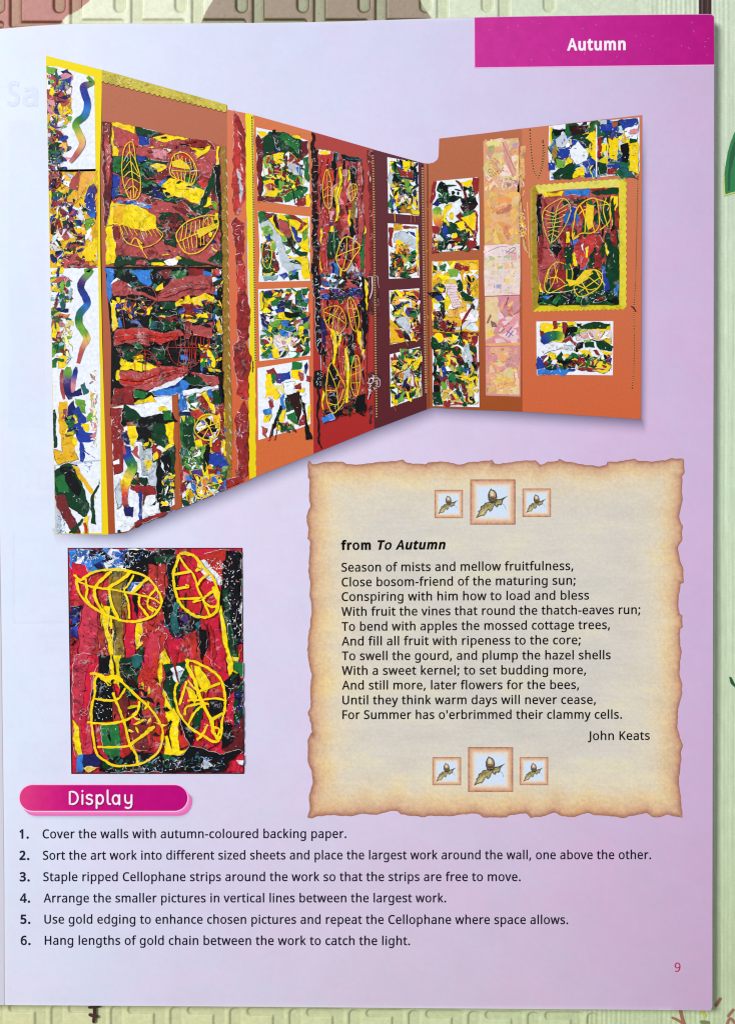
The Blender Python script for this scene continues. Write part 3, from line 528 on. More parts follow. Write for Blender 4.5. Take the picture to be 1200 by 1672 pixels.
# ------------------------------------------------------------------ print: soft tones
def soft_band(A, path, wid, colour, a0, rows=7, dirv=None, inner=0):
    """a tone fading away from a path: dirv is the way it fades, in photo pixels"""
    L = len(path); b = len(A.v); c = lin(colour)
    for r in range(rows):
        t = r / (rows - 1); al = a0 * (1 - t) ** 1.8 * (1 - .0)
        for i, p in enumerate(path):
            d = dirv[i] if isinstance(dirv, list) else dirv; w_ = wid[i] if isinstance(wid, list) else wid; e = min(1, min(i, L - 1 - i) / max(1, L * .04))
            A.v.append(P(p[0] + d[0] * (t * w_ - inner), p[1] + d[1] * (t * w_ - inner), A.z)); A.c.append(tuple(c) + (al * (.15 + .85 * e),))
    for r in range(rows - 1):
        for i in range(L - 1): A.f.append((b + r * L + i, b + (r + 1) * L + i, b + (r + 1) * L + i + 1, b + r * L + i + 1))
    A.z += DZ
def lerp_path(pts, st=8):
    out = []
    for a, b in zip(pts[:-1], pts[1:]):
        n = max(1, int(math.dist(a, b) / st)); out += [(a[0] + (b[0] - a[0]) * j / n, a[1] + (b[1] - a[1]) * j / n) for j in range(n)]
    return out + [pts[-1]]
A = Art(Z0)
low = lerp_path([(86, 868), (204, 868), (417, 778), (512, 739), (617, 697), (708, 663), (860, 672), (1046, 684)]); side = lerp_path([(1046, 684), (1047, 400), (1046, 198)])
path = low + [(1046, 684)] * 5 + side
dirs = [(.32, 1)] * len(low) + [(.32 + .62 * k / 6, 1 - .8 * k / 6) for k in range(1, 6)] + [(.94, .2)] * len(side)
wids = [34] * len(low) + [34 - 14 * k / 6 for k in range(1, 6)] + [20] * len(side)
soft_band(A, path, wids, (112, 112, 146), .80, dirv=dirs, inner=5)
A.build('printed_shadow', book, M_SOFT)
A = Art(Z0)
soft_band(A, lerp_path([(46, 1329), (180, 1329.5), (288, 1329), (300, 1326), (308, 1320)]), 15, (122, 112, 150), .72, dirv=(.35, 1), inner=4)
soft_band(A, lerp_path([(303, 1328), (310, 1320), (313.5, 1310), (314, 1300)], 3), 9, (122, 112, 150), .55, dirv=(1, .5), inner=4)
A.build('printed_shadow', book, M_SOFT)
# faint print of the sheet's other side, showing through
A = Art(Z0 + 2e-5)
gc = lin((196, 210, 232))
def ghost_box(x0, y0, x1, y1, al): A.raw([(x0, y0), (x1, y0), (x1, y1), (x0, y1)], gc, al * .15)
ghost_box(14, 196, 74, 700, .20); ghost_box(20, 870, 24, 1018, .35); ghost_box(24, 1014, 104, 1019, .35); ghost_box(27, 808, 88, 842, .13); ghost_box(30, 1212, 110, 1262, .14)
for y in (744, 766, 790, 812): ghost_box(40, y, 48, y + 8, .2); ghost_box(60, y, 84, y + 10, .16)
for y in (946, 968, 1005, 1031, 1056, 1094, 1140, 1172): ghost_box(64 + (y % 7), y, 104, y + 11, .14)
A.build('show_through', page, M_SOFT)
for s_, x0, x1 in (('S', 12, 32), ('a', 36, 62)):
    o = write('show_through_letter', page, Z0 + 3e-5, s_, x0, 171, x1, 171, 38, (217, 227, 246), 40)

# header tab
A = Art(Z0); tb = [(774, 27.6), (860, 25.9), (1000, 23.9), (1100, 23), (1158, 22.6), (1163, 23.4), (1165.6, 26.5), (1166, 105), (775, 109.5)]
top = [(774 + (1166 - 774) * i / 40, 0) for i in range(41)]
V = []; tabc = [(198, 50, 148), (196, 44, 146), (190, 34, 140), (184, 22, 132)]
def tabcol(x, y, d):
    c = table(x, y, [774, 900, 1040, 1166], [20, 110], [[(198, 52, 150), (196, 44, 148), (188, 32, 140), (180, 20, 128)]] * 2)
    n = fbm(x / 9, y / 9, 6) - .5; c = c * (1 + .09 * n)[..., None]
    e = np.exp(-d / 1.3)[..., None] * (y > 30)[..., None] * (x > 780)[..., None] * .0
    return lin(np.clip(c + e, 0, 255))
tab = grid_sheet('header_tab', dense(tb, 10), 3, tabcol, Z0, M_INK, book)
A = Art(Z0 + 1e-5)
A.strip([(774.2, 28), (774.6, 110)], 1.6, lin((236, 190, 226))); A.strip([(774, 110), (900, 108.4), (1040, 106.8), (1165.6, 105.4)], 1.8, lin((238, 178, 222)))
A.glints(34, 6, .55, ['p', 'v'], [(790, 34), (1160, 30), (1160, 100), (790, 104)]); A.build('tab_edge', tab, M_INK)
write('header_word', tab, Z0 + 3e-5, 'Autumn', 926, 80.8, 1021.5, 79.9, 18.2, (246, 236, 250), 50)

# section heading button
def pill(x0, y0, x1, y1, n=18):
    r = (y1 - y0) / 2; cy = (y0 + y1) / 2; o = []
    for k in range(n + 1): t = math.pi / 2 + math.pi * k / n; o.append((x0 + r + r * math.cos(t), cy - r * math.sin(t)))
    for k in range(n + 1): t = -math.pi / 2 + math.pi * k / n; o.append((x1 - r + r * math.cos(t), cy - r * math.sin(t)))
    return o
btn = empty('heading_button', (0, 0, 0), book)
A = Art(Z0 + 4e-5); A.raw(pill(36, 1289, 313.5, 1332.6), lin((232, 112, 184))); A.raw(pill(33, 1283.5, 310, 1329), lin((238, 128, 194))); A.build('button_base', btn, M_INK)
A = Art(Z0 + 6e-5); A.raw(pill(30.4, 1280.6, 308, 1326.4), lin((248, 196, 228))); A.build('button_rim', btn, M_INK)
def btncol(x, y, d):
    c = table(x, y, [31, 70, 130, 307], [1282, 1325], [[(222, 62, 130), (212, 40, 126), (194, 8, 124), (186, 2, 122)]] * 2); n = fbm(x / 7, y / 7, 2) - .5
    return lin(np.clip(c * (1 + .08 * n)[..., None], 0, 255))
grid_sheet('button_face', dense(pill(32, 1282.4, 306.2, 1324.6), 6), 2, btncol, Z0 + 8e-5, M_INK, btn)
def letters(A, off, wd, colour, k):
    f = lambda x, y: (111.6 + (x - 372) / 3.333 + off[0], 1260 + y / 3.333 + off[1]); c = lin(colour)
    arc = lambda cx, cy, rx, ry, a0, a1, n=14: [(cx + rx * math.cos(R(a0 + (a1 - a0) * i / n)), cy + ry * math.sin(R(a0 + (a1 - a0) * i / n))) for i in range(n + 1)]
    L = [[(380, 178), (380, 145), (380, 111)] + arc(393, 145, 31, 34, -90, 90),
         [(449, 128), (449, 178)], [(449, 107), (449, 109)],
         arc(487, 139, 15, 11.5, -30, -250, 10) + arc(486, 165, 16, 14, -60, 150, 12),
         [(526, 130), (526, 200)], arc(544, 153, 17.5, 24, -180, 165, 23),
         [(586, 104), (586, 166), (590, 176), (600, 179)],
         arc(631, 154, 17.5, 24, 0, 345, 23), [(650, 130), (650, 180)],
         [(681, 130), (681, 154), (685, 168), (697, 174), (712, 168), (716, 152), (716, 130)], [(716, 130), (716, 182), (711, 195), (698, 201), (684, 197)]]
    for i, q in enumerate(L): A.strip([f(x, y) for x, y in q], wd, c, closed=i in (0, 5, 7)); A.z += 4e-6
    return A
letters(Art(Z0 + 1.0e-4), (1.2, 1.3), 3.0, (112, 8, 78), 0).build('word_shadow', btn, M_INK)
letters(Art(Z0 + 1.5e-4), (0, 0), 3.1, (250, 232, 246), 0).build('heading_word', btn, M_INK)

# instructions
INST = [('1.', 31.8, 47, 1369.4, 69.6, 565.6, 1368.8, 'Cover the walls with autumn-coloured backing paper.'),
 ('2.', 31.6, 48, 1404.4, 70, 1063, 1403.3, 'Sort the art work into different sized sheets and place the largest work around the wall, one above the other.'),
 ('3.', 32, 48.6, 1439.4, 70.6, 850, 1439.3, 'Staple ripped Cellophane strips around the work so that the strips are free to move.'),
 ('4.', 32.4, 49.2, 1474.2, 71.2, 728.3, 1474, 'Arrange the smaller pictures in vertical lines between the largest work.'),
 ('5.', 33.3, 49.6, 1508.8, 72.4, 927.6, 1509.6, 'Use gold edging to enhance chosen pictures and repeat the Cellophane where space allows.'),
 ('6.', 33.7, 50, 1543.4, 73, 669.4, 1544, 'Hang lengths of gold chain between the work to catch the light.')]
for num, a0, a1, yb, x0, x1, y1, s_ in INST:
    ln = write('instruction_line', book, Z0 + 2e-5, s_, x0, yb, x1, y1, 14.2, (16, 12, 34), 19)
    write('line_number', ln, Z0 + 2e-5, num, a0, yb, a1, yb, 14.0, (30, 28, 50), 46)
write('page_number', book, Z0 + 2e-5, '9', 1101.4, 1587.6, 1111, 1587.4, 14.6, (186, 44, 96), 12)

# ------------------------------------------------------------------ poem on parchment
def zz(x0, y0, s, t):
    t = list(map(float, t.split())); return [(x0 + t[i] / s, y0 + t[i + 1] / s) for i in range(0, len(t), 2)]
PARCH = (zz(490, 740, 3.636, '48 40 60 50 75 65 100 62 140 50 260 50 275 65 330 68 410 58 500 50 550 48 610 40 640 58 740 65 760 52 860 50 950 68 1000 55 1140 40 1150 55')
 + zz(800, 740, 3.636, '20 60 60 62 160 48 270 40 290 55 300 70 340 50 400 45 410 32 440 45 530 65 650 78 690 72 695 52 760 50 860 32 880 45 960 48 1040 40 1080 30 1150 32 1155 120 1140 140 1138 230 1143 280 1130 320 1125 380 1142 430 1140 520 1115 560 1125 620 1145 680 1148 770')
 + zz(800, 900, 3.636, '1130 185 1120 280 1118 340 1125 375 1140 380 1142 450 1128 460 1128 560')
 + zz(800, 1050, 3.636, '1140 45 1128 110 1125 190 1140 250 1142 300 1118 390 1110 490 1125 560 1147 610 1130 650 1135 690 1130 760 1118 800 1130 890 1135 960 1143 1040 1080 1030 1050 1020 1000 1040 960 1035 930 1010 790 1040 700 1030 620 1025 585 1010 500 1035 430 1030 380 1008 300 1035 240 1040 215 1010 110 1025 100 1040 0 1035')
 + zz(490, 1050, 3.636, '1085 1038 1070 1020 1000 1015 900 1030 760 1025 740 1038 600 1020 580 1000 540 1000 450 1020 360 1018 300 1030 200 1025 110 1030 60 1045 42 1040 55 990 55 900 75 830 70 760 48 720 45 580 65 535 75 550 65 480 45 410 65 380 60 280 70 190 55 130 42 40')
 + zz(490, 740, 3.636, '50 1090 70 930 55 840 60 760 50 740 55 600 58 520 45 510 50 440 40 410 40 360 60 320 52 230 60 145 45 150'))
_r = random.Random(6)
PJ = [(x + _r.uniform(-.8, .8), y + _r.uniform(-.8, .8)) for x, y in dense(PARCH, 4.5)]
def parchcol(x, y, d):
    bottom = np.clip((y - 1150) / 150, 0, 1); n = fbm(x / 26, y / 26, 21); wd = 1 + .6 * (n - .5) + .25 * bottom + .25 * np.clip((640 - x) / 140, 0, 1)
    t = d / wd; st = [0, 2.5, 6, 13, 22, 34, 55, 100, 400]
    cl = np.array([(156, 106, 84), (188, 138, 112), (210, 168, 138), (221, 188, 150), (225, 201, 163), (224, 209, 183), (219, 210, 193), (215, 209, 199), (211, 207, 201)], float)
    c = np.stack([np.interp(t, st, cl[:, i]) for i in range(3)], -1)
    g = fbm(x / 2.6, y / 2.6, 40, 3) - .5; h = fbm(x / 60, y / 24, 44) - .5; str_ = fbm(x / 30, y / 2.2, 47, 2) - .5
    return lin(np.clip(c * (1 + 0.17 * g * np.exp(-t / 30) + .05 * g + .08 * h + .03 * str_)[..., None] + np.stack([0 * h, 0 * h, -34 * np.clip(h, 0, 1)], -1), 0, 255))
parch = grid_sheet('parchment_panel', PJ, 2.0, parchcol, Z0 + 1e-5, M_PARCH, book)
ZT = Z0 + 5e-5
POEM = [(557.4, 933.4, 936, 930.8, 'Season of mists and mellow fruitfulness,'), (557.8, 957.6, 939.6, 954.6, 'Close bosom-friend of the maturing sun;'), (557.8, 981.4, 961.6, 979, 'Conspiring with him how to load and bless'),
 (557.4, 1005.8, 1045.4, 1002.6, 'With fruit the vines that round the thatch-eaves run;'), (557.8, 1030.2, 995.8, 1027.2, 'To bend with apples the mossed cottage trees,'), (557.8, 1054.2, 948, 1052, 'And fill all fruit with ripeness to the core;'),
 (558.2, 1078.2, 997, 1076.6, 'To swell the gourd, and plump the hazel shells'), (558, 1102.2, 956.8, 1101, 'With a sweet kernel; to set budding more,'), (558.4, 1126.2, 945.4, 1125.2, 'And still more, later flowers for the bees,'),
 (559, 1150.4, 972.8, 1149.6, 'Until they think warm days will never cease,'), (559, 1174.4, 1015.4, 1173.8, "For Summer has o'erbrimmed their clammy cells.")]
write('poem_title', parch, ZT, '', 556.8, 897.4, 726, 896.2, 14.0, (2, 2, 2), parts=[('from ', 60, 0), ('To Autumn', 58, .21)])
for x0, y0, x1, y1, s_ in POEM: write('poem_line', parch, ZT, s_, x0, y0, x1, y1, 14.0, (8, 6, 8), 20)
write('poet_name', parch, ZT, 'John Keats', 959.6, 1208.8, 1060.8, 1208.4, 14.0, (10, 8, 10), 19)
def acorn(x0, y0, x1, y1, label):
    def fr(x, y, d):
        s = (x1 - x0) / 74.0; d = d / s + 1.6 * (fbm(x / 3, y / 3, int(x0)) - .5) * 2
        st = [0, 1.5, 3.5, 7, 10, 14, 40]; cl = np.array([(144, 90, 76), (198, 140, 112), (216, 168, 138), (226, 192, 158), (228, 218, 204), (212, 226, 244), (206, 224, 248)], float)
        return lin(np.stack([np.interp(d, st, cl[:, i]) for i in range(3)], -1))
    o = grid_sheet('acorn_picture', dense([(x0, y0), (x1, y0), (x1, y1), (x0, y1)], 3), (x1 - x0) / 48, fr, ZT, M_INK, parch)
    k = 1000.0 / (x1 - x0); V0 = len(o.data.vertices)
    A = Art(ZT + 1e-5, (x0 - 100 / k, y0 - 92 / k, k), 5, .12)
    PAL['1'] = (86, 82, 62); PAL['2'] = (172, 160, 104); PAL['3'] = (208, 196, 136); PAL['4'] = (74, 62, 54); PAL['5'] = (176, 148, 112); PAL['6'] = (226, 208, 178); PAL['7'] = (128, 108, 84); PAL['8'] = (104, 112, 108); PAL['9'] = (138, 122, 70)
    A.run('''
p 1 225 955 250 890 285 830 270 800 320 760 330 690 400 655 425 610 520 590 600 600 690 530 780 520 840 490 920 460 850 520 825 560 810 630 780 670 740 655 700 715 660 690 630 660 615 700 590 770 550 805 520 800 515 760 480 790 450 850 400 910 380 890 300 920
p 2 245 930 275 880 305 830 300 800 345 770 355 710 420 670 445 630 520 610 600 625 640 620 600 690 570 765 540 785 535 740 490 750 440 840 400 890 375 870 300 900
p 3 290 890 330 820 400 740 450 700 470 720 430 800 390 860 320 880
p 2 650 640 700 560 790 545 800 570 790 620 760 635 700 640 690 690
p 9 380 700 430 675 440 640 510 625 500 660 430 720 370 760
s 1 9 250 930 330 840 430 740 540 650 640 610 800 560
s 1 6 400 770 420 690
s 1 6 470 710 500 640
s 1 6 420 750 440 830
s 8 12 810 570 860 510 920 462
s 8 8 800 630 850 660 875 710 890 760
p 4 560 285 575 310 640 335 680 390 698 470 690 560 640 600 570 610 520 590 495 520 492 420 520 350 545 315
p 5 560 325 620 350 660 400 665 470 650 490 530 480 525 400 540 350
p 6 560 345 600 355 625 390 630 440 600 460 555 455 545 400
s 7 10 510 490 580 470 680 490
s 5 9 515 520 590 498 685 520
s 7 9 520 550 590 530 680 548
s 5 8 535 575 590 560 660 575
s 4 6 545 590 590 580 640 590''')
    for i in range(len(A.f)): pass
    m = o.data; nv = [tuple(v.co) for v in m.vertices] + A.v; nf = [tuple(p.vertices) for p in m.polygons] + [tuple(i + V0 for i in f) for f in A.f]
    buf = np.zeros(V0 * 4, np.float32); m.color_attributes['Col'].data.foreach_get('color', buf)
    cols = np.concatenate([buf.reshape(-1, 4), np.array(A.c, np.float32)])
    bpy.data.objects.remove(o); o = mesh_obj('acorn_picture', nv, nf, cols, M_INK, parch); o['label'] = label
for b in ((709.4, 799.8, 755.6, 846), (853, 797.6, 899.4, 844), (706, 1236.8, 752.6, 1282.6), (848.4, 1236.8, 894.8, 1282.6)): acorn(*b, 'small square picture of an acorn on an oak leaf')
for b in ((767.6, 782.8, 841.4, 856.6), (764.2, 1220.4, 837.6, 1293.6)): acorn(*b, 'large square picture of an acorn on an oak leaf')

# ------------------------------------------------------------------ the single collage picture
S3 = 3.6364
colg = empty('collage_picture', (0, 0, 0), book); colg['label'] = 'framed red, yellow and black collage with four outlined leaves'
A = Art(Z0, seed=3); A.raw([(110.4, 894.6), (396.2, 894.6), (399, 1264.2), (116.4, 1264.2)], lin((22, 16, 20))); A.build('thin_border', colg, M_INK)
A = Art(Z0 + 1e-5, (90, 880, S3), 11, .8); A.clip = lambda x, y: (min(max(x, 111.4 + (y - 895) * .0158), 395.4 + (y - 895) * .0074), min(max(y, 895.6), 1263.2))
A.run('''
q q 80 58 1107 58 1114 696 1124 1390 104 1390 92 700
w 90 420 34 qHCFqfQ 100 120 1080 120 1090 1380 110 1380
w 26 300 16 KkgX 300 250 1000 250 1060 1300 250 1300
n 60 42 LBbLWK 85 65 600 62 430 200 90 150
p L 85 65 120 62 130 130 100 180 86 150
p K 420 70 720 62 700 140 600 200 480 190 400 170
p g 590 110 720 90 700 160 620 190
p K 640 200 720 130 700 420 740 480 680 560 660 420
p T 660 430 740 420 750 510 700 560 650 520
p P 740 430 860 470 860 540 800 590 740 520
n 26 30 KPkT 680 440 860 440 860 600 680 600
p q 105 140 180 150 210 230 130 330 90 330
p Q 560 150 700 200 640 420 560 480 540 300
p W 850 130 930 100 990 200 980 280 900 230 850 180
p C 980 60 1030 60 1020 140 1000 240 940 180 860 100
p K 1000 130 1107 100 1112 620 1060 640 1000 560 980 380 990 260
n 40 26 KgKWKb 1010 70 1105 70 1110 620 1010 620
p G 1010 560 1080 600 1085 700 1020 690
n 14 30 KbB 85 400 140 400 150 640 95 640
p H 150 420 270 420 270 480 240 560 230 760 140 760
p P 150 420 180 400 165 470
p F 270 530 330 530 340 727 230 727 240 600
p X 320 200 430 200 430 480 400 640 400 727 360 727 350 500 310 380
p g 300 330 380 300 400 480 410 520 360 700 345 480 310 400
n 18 22 Xgz 330 200 430 200 420 700 355 700
p Y 275 380 340 480 340 530 270 560
p Y 340 520 360 727 320 727
p Y 440 500 530 490 525 540 500 620 560 590 480 660 460 560
p Y 410 500 425 500 410 600 400 580
p f 415 530 460 520 480 640 470 727 405 727
p C 520 480 660 560 640 700 520 640
p T 500 680 570 590 580 640 530 727 470 727
p K 860 540 930 560 900 650 830 727 840 620
p g 830 650 880 660 860 727 820 727
p C 900 660 980 560 1010 660 1020 727 880 727
p Y 975 410 1000 560 1020 640 1050 727 1085 727 1110 640 1095 700 1040 700 1000 500 960 440
p Y 605 727 650 650 680 727
p C 680 640 750 590 830 640 820 727 690 727
p K 450 160 560 160 540 250 440 330 420 280
p L 430 260 520 250 480 320 430 320
p W 440 330 470 260 490 280 450 330
p H 510 290 600 250 640 330 560 350
p C 220 230 310 210 270 290 210 280
b H 120 190 330 205 450 190 620 175 760 190 900 170 1080 165 1300
b F 75 290 520 280 640 300 760 290 900
b Y 46 308 400 300 520 335 640 365 760 360 860
b X 72 372 200 362 380 385 560 380 700 410 860
b q 70 445 480 440 620 445 760 440 880
b g 54 520 640 500 740 480 850 450 960
b H 110 590 560 575 680 560 800 590 940 560 1080 580 1240
b Q 70 640 150 625 280 640 420 600 520
b q 96 700 600 720 720 690 840 660 900
b Y 40 640 690 625 760 630 860 660 960 680 1100 700 1220 720 1290
b K 84 690 120 700 260 680 400 700 520
b C 86 800 560 830 640 800 740 810 800
b T 52 730 380 705 460 720 560
b K 56 890 540 880 620 850 720
b q 110 920 480 960 600 960 720 1000 820 1000 960
b Y 34 975 400 1000 520 1015 640 1050 730 1085 800
b K 90 1060 80 1050 200 1065 330 1040 450 1075 560
b g 40 1010 300 1020 420 1040 560 1060 680
k 150 30 5 WwL 90 65 620 65 420 190 90 140
k 90 24 5 WWKp 1000 80 1105 80 1110 620 1000 620
k 60 24 5 WWj 860 110 1000 110 1000 290 870 260
k 110 20 4 KWp 420 70 720 65 760 600 660 600
k 60 30 4 WjK 520 260 640 260 660 600 480 600
k 46 16 4 bK 165 500 240 500 240 640 165 640
k 26 16 4 WwK 300 600 350 600 340 720 250 720
k 80 18 3 wXK 330 210 420 210 420 700 340 700''')
A.T = (90, 1070, S3)
A.run('''
w 40 300 26 qHCFq 120 -60 1010 -60 1010 560 150 560
p H 130 -10 228 -10 215 110 200 300 165 560 130 440 104 300 104 60
p q 200 0 280 0 230 110 210 230 200 330 180 560 150 420
p K 260 0 330 0 320 110 260 110
p Y 325 0 390 0 400 150 380 200 330 110
p g 390 20 480 20 500 180 440 260 380 210
n 16 26 Kgk 380 30 490 30 500 240 400 240
p K 230 130 330 130 350 220 340 390 230 400 210 290
p E 340 270 420 210 440 290 400 380 340 330
p T 450 0 530 0 510 60 470 80
p C 500 80 660 40 620 180 650 290 670 420 640 560 560 480 520 260 490 180
p Q 510 200 620 190 600 330 560 420 520 350
p Y 615 40 650 0 680 50 640 60 630 180 610 170
p g 640 60 790 30 800 110 740 200 720 350 680 260 640 200
p W 680 80 740 60 770 90 730 170 700 130
p w 720 100 760 90 740 160
p Y 640 230 690 290 740 370 730 440 740 560 790 560 720 600 650 600 645 500 680 470 660 350
p C 740 480 800 470 790 540 740 550
p Y 800 60 860 70 930 170 900 230 840 170
p W 905 95 930 95 930 150 905 150
p C 870 50 990 130 1010 260 930 200
p q 900 0 1010 0 1020 110 960 60
p Y 1020 0 1050 30 1060 90 1030 130
p G 1050 30 1118 50 1118 130 1060 90
p K 1000 170 1060 100 1118 150 1118 260 1080 300 1030 260
n 18 26 Kgbk 1040 110 1115 130 1118 460 1060 420
p q 1030 260 1060 210 1060 420 1010 400
p m 1010 430 1070 430 1118 360 1118 570 1040 600 990 560
p K 910 250 1010 250 1000 350 940 400 910 330
p K 950 400 1040 400 1060 520 1000 560 980 480
p g 830 290 880 270 870 400 830 470 820 400
p Y 770 170 850 240 830 290 800 250
p F 760 330 830 290 800 400 740 380
p q 870 380 930 400 960 530 900 560 860 470
p K 720 330 800 440 830 470 800 540 760 440
p Y 105 380 140 430 160 590 130 600 110 500
p G 270 420 380 400 390 630 330 640 280 560
p q 385 400 430 400 440 560 450 630 390 600
p f 400 390 450 540 520 570 440 640 390 560
p E 440 410 600 400 560 570 470 560
p b 165 590 275 590 265 665 165 660
p L 125 600 165 590 165 690 130 695
p U 165 665 260 670 200 700
p K 280 620 330 650 480 570 640 590 640 696 260 696
p K 640 600 760 590 800 540 900 560 1000 590 1080 560 1118 570 1020 640 1010 696 640 696
n 26 26 KKgTk 300 620 1000 600 1000 690 280 690
p q 1040 640 1118 590 1118 690 1020 696
p W 1070 625 1118 620 1118 650 1090 645
p w 880 600 940 660 880 670
p G 640 590 700 600 650 630
w 12 150 10 Kkm 300 -200 1000 -200 1000 560 300 560
n 24 16 KkGY 420 60 700 60 700 480 420 480
w 10 200 12 fHC 120 -300 1000 -300 1000 560 120 560
k 90 34 4 wWTL 640 600 1010 600 1010 690 640 690
k 60 22 4 WwL 350 640 640 600 640 690 350 690
k 70 18 4 KW 230 130 340 130 340 390 230 390
k 60 20 3 fEk 510 60 610 60 610 180 510 190
k 60 22 4 KWk 1000 170 1115 170 1115 500 1010 500
k 50 12 4 W 100 100 1100 100 1100 560 100 560
k 26 16 4 bk 110 60 190 60 190 110 120 110
k 14 18 4 k 130 205 190 205 190 220 130 220
k 20 26 4 p 525 360 590 360 590 420 525 410
c p 4 145 340 170 320 195 340 170 362
s p 3 150 330 190 352
s p 3 190 328 152 354''')
ZS = A.z; A.build('collage_sheet', colg, M_CELLO)
def leafset(name, T, z, txt, seed, parent):
    return Art(z, T, seed, .5).run(txt).build(name, parent)
ZL = ZS + DZ
leafset('leaf_outline', (90, 880, S3), ZL, '''
S Y 14 115 215 150 245 180 225 240 195 340 182 440 192 540 225 600 290 632 370 600 440 540 475 460 492 380 480 300 450 210 395 150 330 125 250
S Y 12 125 245 220 285 330 300 460 325 570 350 630 385
S Y 14 180 240 190 300 185 350 205 385
S Y 17 330 195 290 230 240 285 235 340 262 400 300 450
S Y 17 450 195 400 240 330 280 320 310 340 400 372 470
S Y 11 465 218 430 280 410 305 435 380 440 470
S Y 18 545 235 500 280 460 325
S Y 14 500 350 500 390 530 430 555 465
S Y 12 600 295 555 350 550 400 580 430
S Y 10 610 430 560 400''', 1, colg)
leafset('leaf_outline', (90, 880, S3), ZL, '''
S Y 17 740 90 770 85 830 105 880 170 930 220 960 290 970 340 955 430 900 465 840 460 790 430 740 380 720 330 700 220 720 150 735 100
S Y 12 740 110 780 170 820 210 850 300 880 365 920 460
S Y 14 710 210 800 195
S Y 14 720 295 790 285 780 275
S Y 18 850 150 860 175 840 185
S Y 14 910 205 870 240 840 280
S Y 13 730 355 870 355 820 375
S Y 14 960 300 910 330 880 365 920 400 960 400
S Y 24 945 295 960 345''', 2, colg)
leafset('leaf_outline', (90, 1070, S3), ZL, '''
S Y 14 215 110 250 115 330 180 300 130 380 150 430 190 490 250 560 310 620 400 640 460 620 560 560 620 490 650 360 658 300 630 245 580 220 440 215 320 235 230 235 150 260 115
S Y 26 255 118 300 140 350 130 395 150
S Y 16 345 230 380 320 410 400 440 520 480 590 490 640
S Y 13 240 260 330 270 380 255 415 200
S Y 14 195 400 300 408 390 395 480 350 500 280
S Y 13 255 545 360 548 440 540
S Y 20 440 540 520 480 575 435
S Y 24 560 445 585 425''', 3, colg)
leafset('leaf_outline', (90, 1070, S3), ZL, '''
S Y 14 780 30 830 40 920 85 980 140 1005 220 1010 300 990 400 985 480 950 515 880 480 800 430 740 350 715 270 712 210 725 160
S Y 20 785 30 790 80 830 150 845 210 880 300 930 390 940 460 965 490
S Y 13 975 170 850 215
S Y 12 790 270 870 265 960 258 1015 270
S Y 14 780 160 760 220 740 290
S Y 13 770 350 780 310 850 290 910 290
S Y 14 790 415 830 340 875 300
S Y 18 930 385 990 350
S Y 14 940 430 975 440 960 500
S Y 14 905 415 870 480 845 500
S Y 9 790 150 830 200 850 210''', 4, colg)

# ------------------------------------------------------------------ the photograph of the wall display
wall = empty('wall_display_picture', (0, 0, 0), book); wall['label'] = 'cut-out photograph of a folded wall display hung with collages'
TA, TB, TC, TD, TE = (60, 80, 4.178), (60, 430, 3.557), (160, 180, 4.615), (160, 430, 4.615), (160, 620, 4.615)
TF, TG, TH, TI, TJ, TK = (380, 170, 5.0), (380, 450, 4.917), (580, 220, 5.4545), (580, 440, 5.4545), (770, 180, 4.0), (770, 440, 4.0)
W0 = Z0 + 6e-5
BOTX = [60, 204, 417, 512, 617, 705, 854, 1047]; BOTY = [872, 870.5, 778, 741, 698, 665.5, 672, 684.6]; TOPX = [75, 166, 371, 414, 510, 610, 692, 706, 717, 853, 960, 1049]; TOPY = [90, 113, 172, 187, 214, 243, 266, 263, 225.5, 209, 197, 187]
def wclip(x, y):
    x = min(max(x, 75.6 + (y - 90) * .0192), 1048 - (y - 187) * .0042); return x, min(max(y, float(np.interp(x, TOPX, TOPY)) + .6), float(np.interp(x, BOTX, BOTY)) - .6)
def board(pts, cols, amp=0, name='backing_paper', seed=1, label=None, z=0.0):
    """a sheet of backing paper as photographed: colours given at its top and bottom"""
    A = Art(W0 + z, seed=seed); A.wave = .3; ys = [p[1] for p in pts]; c0, c1 = lin(cols[0]), lin(cols[1]); q = A.torn(dense(pts, 12), amp) if amp else dense(pts, 12)
    cc = np.array([(c0 + (c1 - c0) * (p[1] - min(ys)) / (max(ys) - min(ys))) for p in q]); A.raw(q, np.clip(cc, 0, 1))
    return A.build(name, wall, M_INK, label)
board([(75, 90), (166.5, 113), (166.5, 200), (164, 280), (166, 420), (168, 560), (172, 720), (177, 873), (90, 872)], ((240, 218, 18), (238, 208, 10)), label='yellow backing paper')
board([(166.5, 113), (371, 172), (371, 792), (270, 838), (205, 870), (177, 872), (172, 720), (167, 560), (164, 420), (163, 280), (165.5, 200)], ((184, 110, 86), (166, 76, 38)), label='brown backing paper')
board([(371, 178), (402, 184), (403, 400), (410, 783), (371, 800)], ((216, 122, 88), (208, 92, 50)), label='orange backing paper')
board([(401, 183.5), (414, 187), (415, 400), (418, 778), (407, 783), (406, 640), (408, 500), (402, 330)], ((236, 218, 34), (232, 208, 12)), .5, label='yellow border strip', z=2e-5)
board([(414, 187), (510, 214), (511, 500), (512, 741), (418, 778), (415.5, 500)], ((212, 120, 78), (208, 104, 56)), label='orange backing paper', z=1e-5)
board([(509, 214), (610, 243), (612, 700), (511.5, 741)], ((172, 70, 66), (166, 36, 36)), label='red backing paper')
board([(609, 243), (692, 266), (697, 668), (617, 698.5), (611, 700)], ((98, 48, 56), (88, 32, 40)), label='maroon backing paper', z=1e-5)
board([(690, 265.6), (700, 266.4), (708, 264.5), (714, 260), (716, 254), (716.5, 240), (717, 225.5), (790, 217), (853, 209), (854, 672), (770, 669), (706, 665.5), (696.5, 668)], ((184, 108, 78), (158, 78, 36)), label='brown backing paper')
